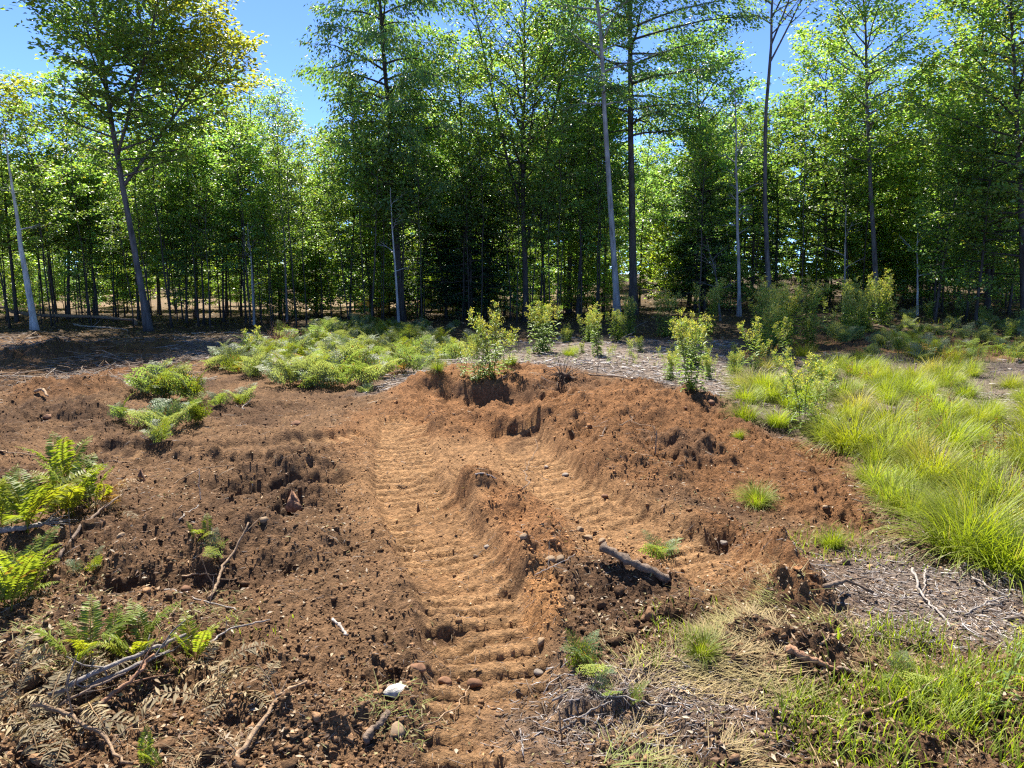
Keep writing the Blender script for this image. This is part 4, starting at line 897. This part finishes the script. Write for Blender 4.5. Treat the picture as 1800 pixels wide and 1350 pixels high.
branch('straight grey stick on the chips near the right edge', [(1710, 1020, .01), (1760, 1052, .02)], .013, W_GREY*1.2, twigs=0)
branch('brown stick across the top of the short grass at lower right', [(1515, 1125, .01), (1570, 1130, .03), (1620, 1145, .01)], .011, W_DARK*1.8, twigs=2)
branch('tan stick left of the brown one above the short grass', [(1440, 1135), (1490, 1118, .03)], .012, W_TAN, twigs=0)
branch('long straight grey stem lying over the twig mat at the bottom', [(970, 1242, .02), (1090, 1240, .03), (1190, 1258, .03)], .010, W_GREY*1.1, twigs=4)
branch('second grey stem slanting over the twig mat', [(985, 1290, .01), (1030, 1265, .04), (1075, 1255, .05)], .009, W_GREY, twigs=3)
branch('thin dark stick over the twig mat top', [(960, 1214, .02), (1060, 1216, .03)], .008, W_DARK*1.8, twigs=2)
branch('upright broken twig at the bottom of the twig mat', [(988, 1310, 0), (982, 1300, .12)], .008, W_TAN*.8, twigs=1)
branch('thin stick on the ruts at left, bent', [(305, 852), (350, 832, .04), (410, 822, .02)], .010, W_TAN*.8, twigs=2)
branch('short stick pointing up near the scarp at left', [(315, 918, .01), (350, 898, .04)], .010, W_GREY, twigs=0)
branch('upright thin stem on the ruts at left', [(352, 880, 0), (352, 872, .20)], .007, W_GREY*1.2, twigs=2)
branch('long pale branch lying in the tree shade at far left', [(0, 658), (40, 657, .03), (66, 655, .03)], .022, W_TAN*1.2, twigs=0)
branch('thin stick on the soil at the left edge', [(0, 793), (35, 800, .02), (70, 808, .02)], .014, W_TAN, twigs=1)
branch('stump-like broken root sticking up at far left', [(62, 690, .0), (75, 695, .10), (86, 705, .05)], .03, W_TAN*1.1, twigs=0)
branch('thin stick on the soil below the fern island', [(195, 812), (235, 818, .02)], .009, W_TAN, twigs=1)
branch('short stick by the little fern, front of the fern bed', [(430, 720), (445, 688, .06)], .014, W_GREY*1.1, twigs=0)
branch('straight thin stick at the bottom left of the track', [(735, 1287, .01), (800, 1255, .02), (825, 1215, .02)], .006, W_TAN*1.1, twigs=0)
branch('thin pale stick at the bottom beside the heap of crumbs', [(914, 1300, .04), (920, 1328, 0)], .006, W_GREY*1.3, twigs=0)
branch('fallen dead tree trunk at the foot of the left thicket', [(-60, 552, .3), (60, 562, .25), (160, 570, .2), (240, 578, .1)], .11, W_DARK*1.3, twigs=4, name='fallen_log', cat='log', sides=8)
branch('pale pole lying in the shade in front of the left thicket', [(130, 576, .1), (190, 582, .08), (225, 586, .05)], .04, W_GREY, twigs=1)
branch('fallen grey limb leaning in the wood near the right edge', [(1720, 566, 1.9), (1800, 562, 1.75), (1860, 560, 1.7)], .03, W_GREY, twigs=3)
# spiked stump, root clump, birch-bark scrap
def spike(label, px, py, h, r, col, name='stump'):
    x, y, z = spot(px, py); g = Geo()
    for k in range(7):
        a = U(0, 6.28); rr = r*U(.1, .6); hh_ = h*U(.5, 1)
        b = np.array([math.cos(a)*rr, math.sin(a)*rr, -.03]); e_ = np.array([math.cos(a)*rr*.3, math.sin(a)*rr*.3, hh_])
        g.tube(np.array([b*1.6, (b+e_)/2, e_]), [r*.75, r*.38, .002], 5, col*U(.75, 1.2), rough=.2)
    tag(link(name, g.mesh(name, M_WOOD, True), None, (x, y, z)), label, 'stump', 'small stumps')
spike('pointed splintered stump in the ruts left of the left track', 514, 885, .11, .06, W_RED*1.1)
spike('dark thin splinter standing in the left track', 735, 900, .07, .018, W_RED*.5)
spike('split stump standing in the ruts right of the left fern clump', 250, 845, .10, .05, W_RED)
def rootball(label, px, py, r, n, col):
    x, y, z = spot(px, py); g = Geo()
    V, T = ICO3; w = 1+.25*np.sin(V@np.array([3.1, 2.2, 4.0]))+.15*np.sin(V@np.array([-6, 5, 3.]))
    g.add(V*w[:, None]*r*np.array([.5, .4, .3])+np.array([0, 0, r*.05]), None, T, HUMUS*1.2); n = int(n*1.5)
    for k in range(n):
        d_ = unit(rng.normal(0, 1, 3)*np.array([1, 1, .6])+np.array([0, 0, .35])); l = r*U(.9, 1.7)
        p = np.array([d_*r*.25, d_*r*.25+d_*l*.5+rng.normal(0, r*.12, 3), d_*l+rng.normal(0, r*.25, 3)])
        g.tube(p, [.006, .004, .0015], 3, col*U(.7, 1.3), cap=False)
    tag(link('root_clump', g.mesh('root_clump', M_WOOD), None, (x, y, z)), label, 'roots', 'root clumps')
rootball('dark ball of roots on top of the scarp behind the dirt heap', 990, 664, .22, 60, W_DARK*1.2)
rootball('brown bristly root clump at the back of the fern bed', 490, 608, .40, 120, W_RED*1.2)
x, y, z = spot(698, 1217); V, T = ICO1
tag(link('bark_scrap', new_mesh('bark_scrap', V*np.array([.055, .035, .012])*(1+.2*np.sin(V@np.array([5., 3, 1])))[:, None], T, M_WOOD, np.broadcast_to(np.array([.5, .46, .39]), V.shape)), None, (x, y, z+.012), (.25, 0, .4)), 'white scrap of birch bark left of the bottom track', 'bark', 'bark scraps')

# ------------------------------------------------------------------ uncounted small stuff on the soil
def screen_scatter(n, y0, y1, x0=-250, x1=2050, warp=1.0):
    px = U(x0, x1, n); py = y0+(y1-y0)*U(0, 1, n)**warp
    return (*gp(px, py), px, py)
def zmix(x, y, zs): return np.maximum.reduce([zone(x, y, z, .3) for z in zs])
MZ = (Z_MULCH1, Z_MULCH2, Z_MULCH3, Z_MULCH4, Z_MULCH5)
def lay_twigs(name, label, n, pos, Lr, rr, cols, tilt=.25, sides=3):
    x, y = pos; n = len(x); z = hz(x, y); g = Geo()
    a = U(0, 6.283, n); f_ = np.clip(y/5.5, .5, 2.3); L = U(*Lr, n)*np.exp(rng.normal(0, .35, n))*f_; r = U(*rr, n)*f_
    dz = rng.normal(0, tilt, n); d = np.stack([np.cos(a), np.sin(a), dz], 1)
    e1 = np.stack([x, y, z], 1)-d*L[:, None]/2; e3 = e1+d*L[:, None]
    for e in (e1, e3): e[:, 2] = np.maximum(e[:, 2], hz(e[:, 0], e[:, 1]))
    mid = (e1+e3)/2+rng.normal(0, .08, (n, 3))*L[:, None]*np.array([1, 1, .4]); mid[:, 2] = np.maximum(mid[:, 2], hz(mid[:, 0], mid[:, 1]))
    s = np.stack([-np.sin(a), np.cos(a), np.zeros(n)], 1); u = np.array([0, 0, 1.0]); rows_ = []
    for p, k in ((e1, 1.0), (mid, .85), (e3, .5)):
        for t in range(3):
            th = t*2.0944+1.57; rows_.append(p+(np.cos(th)*s+np.sin(th)*u)*(r*k)[:, None]+np.array([0, 0, 1])*(r*.6)[:, None])
    V = np.stack(rows_, 1).reshape(-1, 3); b = np.arange(n)[:, None]*9
    Q = np.vstack([b+np.array([[i*3+t, i*3+(t+1) % 3, i*3+3+(t+1) % 3, i*3+3+t]]) for i in (0, 1) for t in (0, 1, 2)])
    T = np.vstack([b+np.array([[0, 2, 1]]), b+np.array([[6, 7, 8]])])
    ci = rng.integers(len(cols), size=n); C = np.array(cols)[ci]*U(.7, 1.3, (n, 1))
    g.add(V, Q, T, np.repeat(C, 9, 0))
    tag(link(name, g.mesh(name, M_LITTER)), label, 'debris', kind='stuff')
# clods
OCT = (np.array([[1, 0, 0], [-1, 0, 0], [0, 1, 0], [0, -1, 0], [0, 0, 1], [0, 0, -1.]]), np.array([[0, 2, 4], [2, 1, 4], [1, 3, 4], [3, 0, 4], [2, 0, 5], [1, 2, 5], [3, 1, 5], [0, 3, 5]]))
def clods(name, label, nn, base, s0, sg, smax, k0):
    x, y, px, py = screen_scatter(nn, 685, 1420)
    w = 1-np.maximum(zmix(x, y, MZ), zone(x, y, Z_GRASS, .2)); w *= .45+.55*sst(-.3, .4, fbm(x/.5, y/.5, 3, 57))
    for P_, w_ in ((TRACK_A, .3), (TRACK_B, .27), (TRACK_C, .25)): w *= 1-.85*(1-sst(w_-.06, w_+.04, poly_dist(x, y, P_)[0]))
    k = U(0, 1, len(x)) < w*.66; x, y = x[k], y[k]; n = len(x); V, T = base
    sz = np.clip(s0*np.exp(rng.normal(0, sg, n)), .0025, smax); sz = np.maximum(sz, k0*y*U(.6, 1.3, n))
    dirs = np.repeat(V[None], n, 0)*(1+.25*rng.normal(0, 1, (n, len(V), 1)))*np.stack([U(.7, 1.2, n), U(.7, 1.2, n), U(.5, .9, n)], 1)[:, None]
    dirs = dirs+rng.normal(0, .22, dirs.shape); a = U(0, 6.28, n); ca, sa = np.cos(a)[:, None], np.sin(a)[:, None]
    dirs = np.stack([dirs[..., 0]*ca-dirs[..., 1]*sa, dirs[..., 0]*sa+dirs[..., 1]*ca, dirs[..., 2]], -1)
    VV = dirs*sz[:, None, None]+np.stack([x, y, hz(x, y)+sz*.35], 1)[:, None]
    TT = (np.arange(n)[:, None, None]*len(V)+T[None]).reshape(-1, 3)
    cc = np.repeat(gcol(x, y)*np.exp(rng.normal(-.02, .28, (n, 1))), len(V), 0)
    tag(link(name, new_mesh(name, VV.reshape(-1, 3), TT, M_CLOD, cc)), label, 'soil', kind='stuff')
clods('soil_clods', 'loose clods of brown soil strewn over the clearing', 5500, ICO1, .009, .5, .03, .0014)
clods('soil_crumbs', 'fine crumbs of brown soil strewn over the clearing', 105000, OCT, .0052, .5, .015, .0009)
# twigs, roots and straw
x, y, px, py = screen_scatter(19000, 690, 1420)
w = sst(-.25, .35, fbm(x/.8, y/.8, 3, 211))*(1-.75*zone(x, y, Z_SAND, .3))*(1-.4*zone(x, y, Z_LOOSE, .3))*(1-zone(x, y, Z_GRASS, .2))+.05
k = U(0, 1, len(x)) < w
lay_twigs('twig_litter', 'small broken twigs and roots strewn over the soil', 0, (x[k], y[k]), (.02, .085), (.0009, .0026), [W_TAN, W_TAN*.8, W_TAN*.6, W_GREY*.8, W_DARK*1.2, W_DARK*1.5, W_RED*.8, W_RED*.6, np.array([.45, .36, .25]), W_GREY*1.2], .12)
x, y, px, py = screen_scatter(3600, 585, 705, -120, 470); k = U(0, 1, len(x)) < zone(x, y, [(-120, 590), (420, 600), (330, 690), (-120, 700)], .4)*sst(-.2, .4, fbm(x/1.1, y/1.1, 3, 219)+.1)
lay_twigs('brush', 'dark broken twigs and brush in the tree shade at left', 0, (x[k], y[k]), (.06, .22), (.002, .0045), [W_DARK*1.3, W_DARK*1.8, W_TAN*.7, W_GREY*.8], .35)
MC = [np.array([.32, .285, .26]), np.array([.25, .22, .20]), np.array([.42, .38, .35]), np.array([.22, .17, .13]), np.array([.20, .15, .12]), np.array([.15, .10, .07]), np.array([.12, .085, .06])]
x, y, px, py = screen_scatter(95000, 585, 1420)
k = U(0, 1, len(x)) < np.maximum(zmix(x, y, MZ), .25*zone(x, y, Z_GRASS, .3))
lay_twigs('wood_chips', 'bleached grey wood chips and twigs covering the ground', 0, (x[k], y[k]), (.025, .10), (.0022, .0055), MC, .22)
# dry grass straw lying flat, brown leaf bits
Z_DRY = [(1130, 1120), (1300, 1060), (1420, 1100), (1560, 1200), (1600, 1380), (1150, 1380), (1180, 1240)]
x, y, px, py = screen_scatter(26000, 1040, 1420, 1050, 1750); k = U(0, 1, len(x)) < zone(x, y, Z_DRY, .35)*sst(-.25, .4, fbm(x/.3, y/.3, 3, 231)); x, y = x[k], y[k]; n = len(x)
g = Geo(); a = U(0, 6.28, n)*.35+.5+fbm(x/.3, y/.3, 2, 5)*2.5; gk = sst(-.1, .35, fbm(x/.35, y/.35, 2, 236))[:, None]
g.blades(np.stack([x, y, hz(x, y)], 1), np.stack([np.cos(a), np.sin(a)], 1), U(.05, .17, n), U(.002, .004, n), U(.1, .35, n), (np.array([.30, .22, .10])*(1-gk)+np.array([.20, .23, .05])*gk)*U(.5, 1.3, (n, 1)), 3, start=U(.9, 1.3, n))
Z_LEFT = [(-150, 1040), (300, 1040), (620, 1060), (720, 1180), (700, 1400), (-250, 1400)]
x, y, px, py = screen_scatter(20000, 1000, 1420, -200, 800); k = U(0, 1, len(x)) < zone(x, y, Z_LEFT, .35)*sst(-.1, .5, fbm(x/.35, y/.35, 3, 331))*.8; x, y = x[k], y[k]; n = len(x); a = U(0, 6.28, n); gk = sst(.1, .4, fbm(x/.3, y/.3, 2, 336))[:, None]
g.blades(np.stack([x, y, hz(x, y)+.003], 1), np.stack([np.cos(a), np.sin(a)], 1), U(.02, .09, n), U(.0015, .004, n), U(.0, .3, n), (np.array([.27, .19, .10])*(1-gk)+np.array([.17, .19, .04])*gk)*U(.5, 1.4, (n, 1)), 3, start=U(.9, 1.5, n))
tag(link('dry_grass', g.mesh('dry_grass', M_DEADLEAF)), 'flattened dry yellowish grass and straw in the near part of the clearing', 'grass', kind='stuff')
x, y, px, py = screen_scatter(34000, 690, 1420); k = U(0, 1, len(x)) < (.15+sst(-.2, .4, fbm(x/.9+4, y/.9, 3, 241)))*(1-.85*zone(x, y, Z_SAND, .3))*(1-.6*zone(x, y, Z_LOOSE, .3)); x, y = x[k], y[k]; n = len(x)
g = Geo(); LC = np.array([[.30, .19, .10], [.34, .24, .14], [.16, .09, .05], [.42, .34, .24], [.22, .19, .08], [.12, .07, .04]])
g.leaves(np.stack([x, y, hz(x, y)+.004], 1), rng.normal(0, 1, (n, 3))*np.array([1, 1, .3]), rng.normal(0, .45, (n, 3))+np.array([0, 0, 1]), U(.01, .038, n), U(.005, .017, n), LC[rng.integers(6, size=n)]*U(.7, 1.3, (n, 1)))
tag(link('leaf_litter', g.mesh('leaf_litter', M_DEADLEAF)), 'scraps of dead leaves and bark scattered over the soil', 'litter', kind='stuff')
# short living grass
Z_SHORT = [(1500, 1140), (1620, 1130), (1700, 1190), (1900, 1120), (1950, 1400), (1650, 1400), (1640, 1300), (1540, 1240)]
g = Geo()
def short_grass(nn, zp, y0, y1, x0, x1, L, fr, sd, base=GRB, tip=GRT):
    x, y, px, py = screen_scatter(nn, y0, y1, x0, x1); k = U(0, 1, len(x)) < zone(x, y, zp, .3)*sst(*fr, fbm(x/.35, y/.35, 3, sd)); x, y = x[k], y[k]; n = len(x); a = U(0, 6.28, n)
    if n: g.blades(np.stack([x, y, hz(x, y)-.005], 1), np.stack([np.cos(a), np.sin(a)], 1), U(*L, n), U(.003, .006, n), U(.2, .9, n), base[None]*U(.7, 1.3, (n, 1)), 3, tip[None]*U(.7, 1.2, (n, 1)))
short_grass(15000, Z_SHORT, 1100, 1420, 1450, 2050, (.05, .15), (-.35, .25), 251)
short_grass(4500, Z_GRASS, 630, 1020, 1250, 2000, (.08, .24), (-.4, .3), 252)
short_grass(1600, [(1360, 930), (1500, 930), (1600, 960), (1560, 985), (1380, 965)], 900, 1000, 1300, 1650, (.04, .10), (-.3, .3), 253)
short_grass(4000, [(1540, 640), (1580, 580), (1850, 545), (1900, 650)], 540, 660, 1500, 1900, (.15, .35), (-.6, .1), 254)
short_grass(2500, [(700, 680), (780, 615), (1000, 600), (1130, 600), (1310, 620), (1300, 690), (1150, 670), (900, 668)], 590, 700, 650, 1330, (.08, .25), (.0, .5), 255)
short_grass(9000, [(1150, 1130), (1300, 1080), (1560, 1130), (1640, 1250), (1600, 1360), (1300, 1360), (1180, 1260)], 1060, 1400, 1100, 1700, (.03, .09), (.05, .45), 257, GRB*1.1)
short_grass(2500, [(0, 1100), (300, 1060), (420, 1130), (620, 1180), (560, 1260), (300, 1130), (0, 1160)], 1040, 1280, -50, 650, (.02, .06), (.0, .45), 256)
tag(link('grass', g.mesh('grass', M_GRASS)), 'short fresh green grass on the right side and in patches', 'grass', kind='stuff')
# fallen leaves and sticks on the woodland floor
n = 9000; x = U(-24, 26, n); y = U(17, 34, n); g = Geo()
g.leaves(np.stack([x, y, hz(x, y)+.02], 1), rng.normal(0, 1, (n, 3))*np.array([1, 1, .3]), rng.normal(0, .5, (n, 3))+np.array([0, 0, 1]), U(.06, .14, n), U(.04, .09, n), np.array([.22, .14, .07])*U(.6, 1.5, (n, 1)))
tag(link('fallen_leaves', g.mesh('fallen_leaves', M_DEADLEAF)), 'brown fallen leaves on the woodland floor', 'litter', kind='stuff')
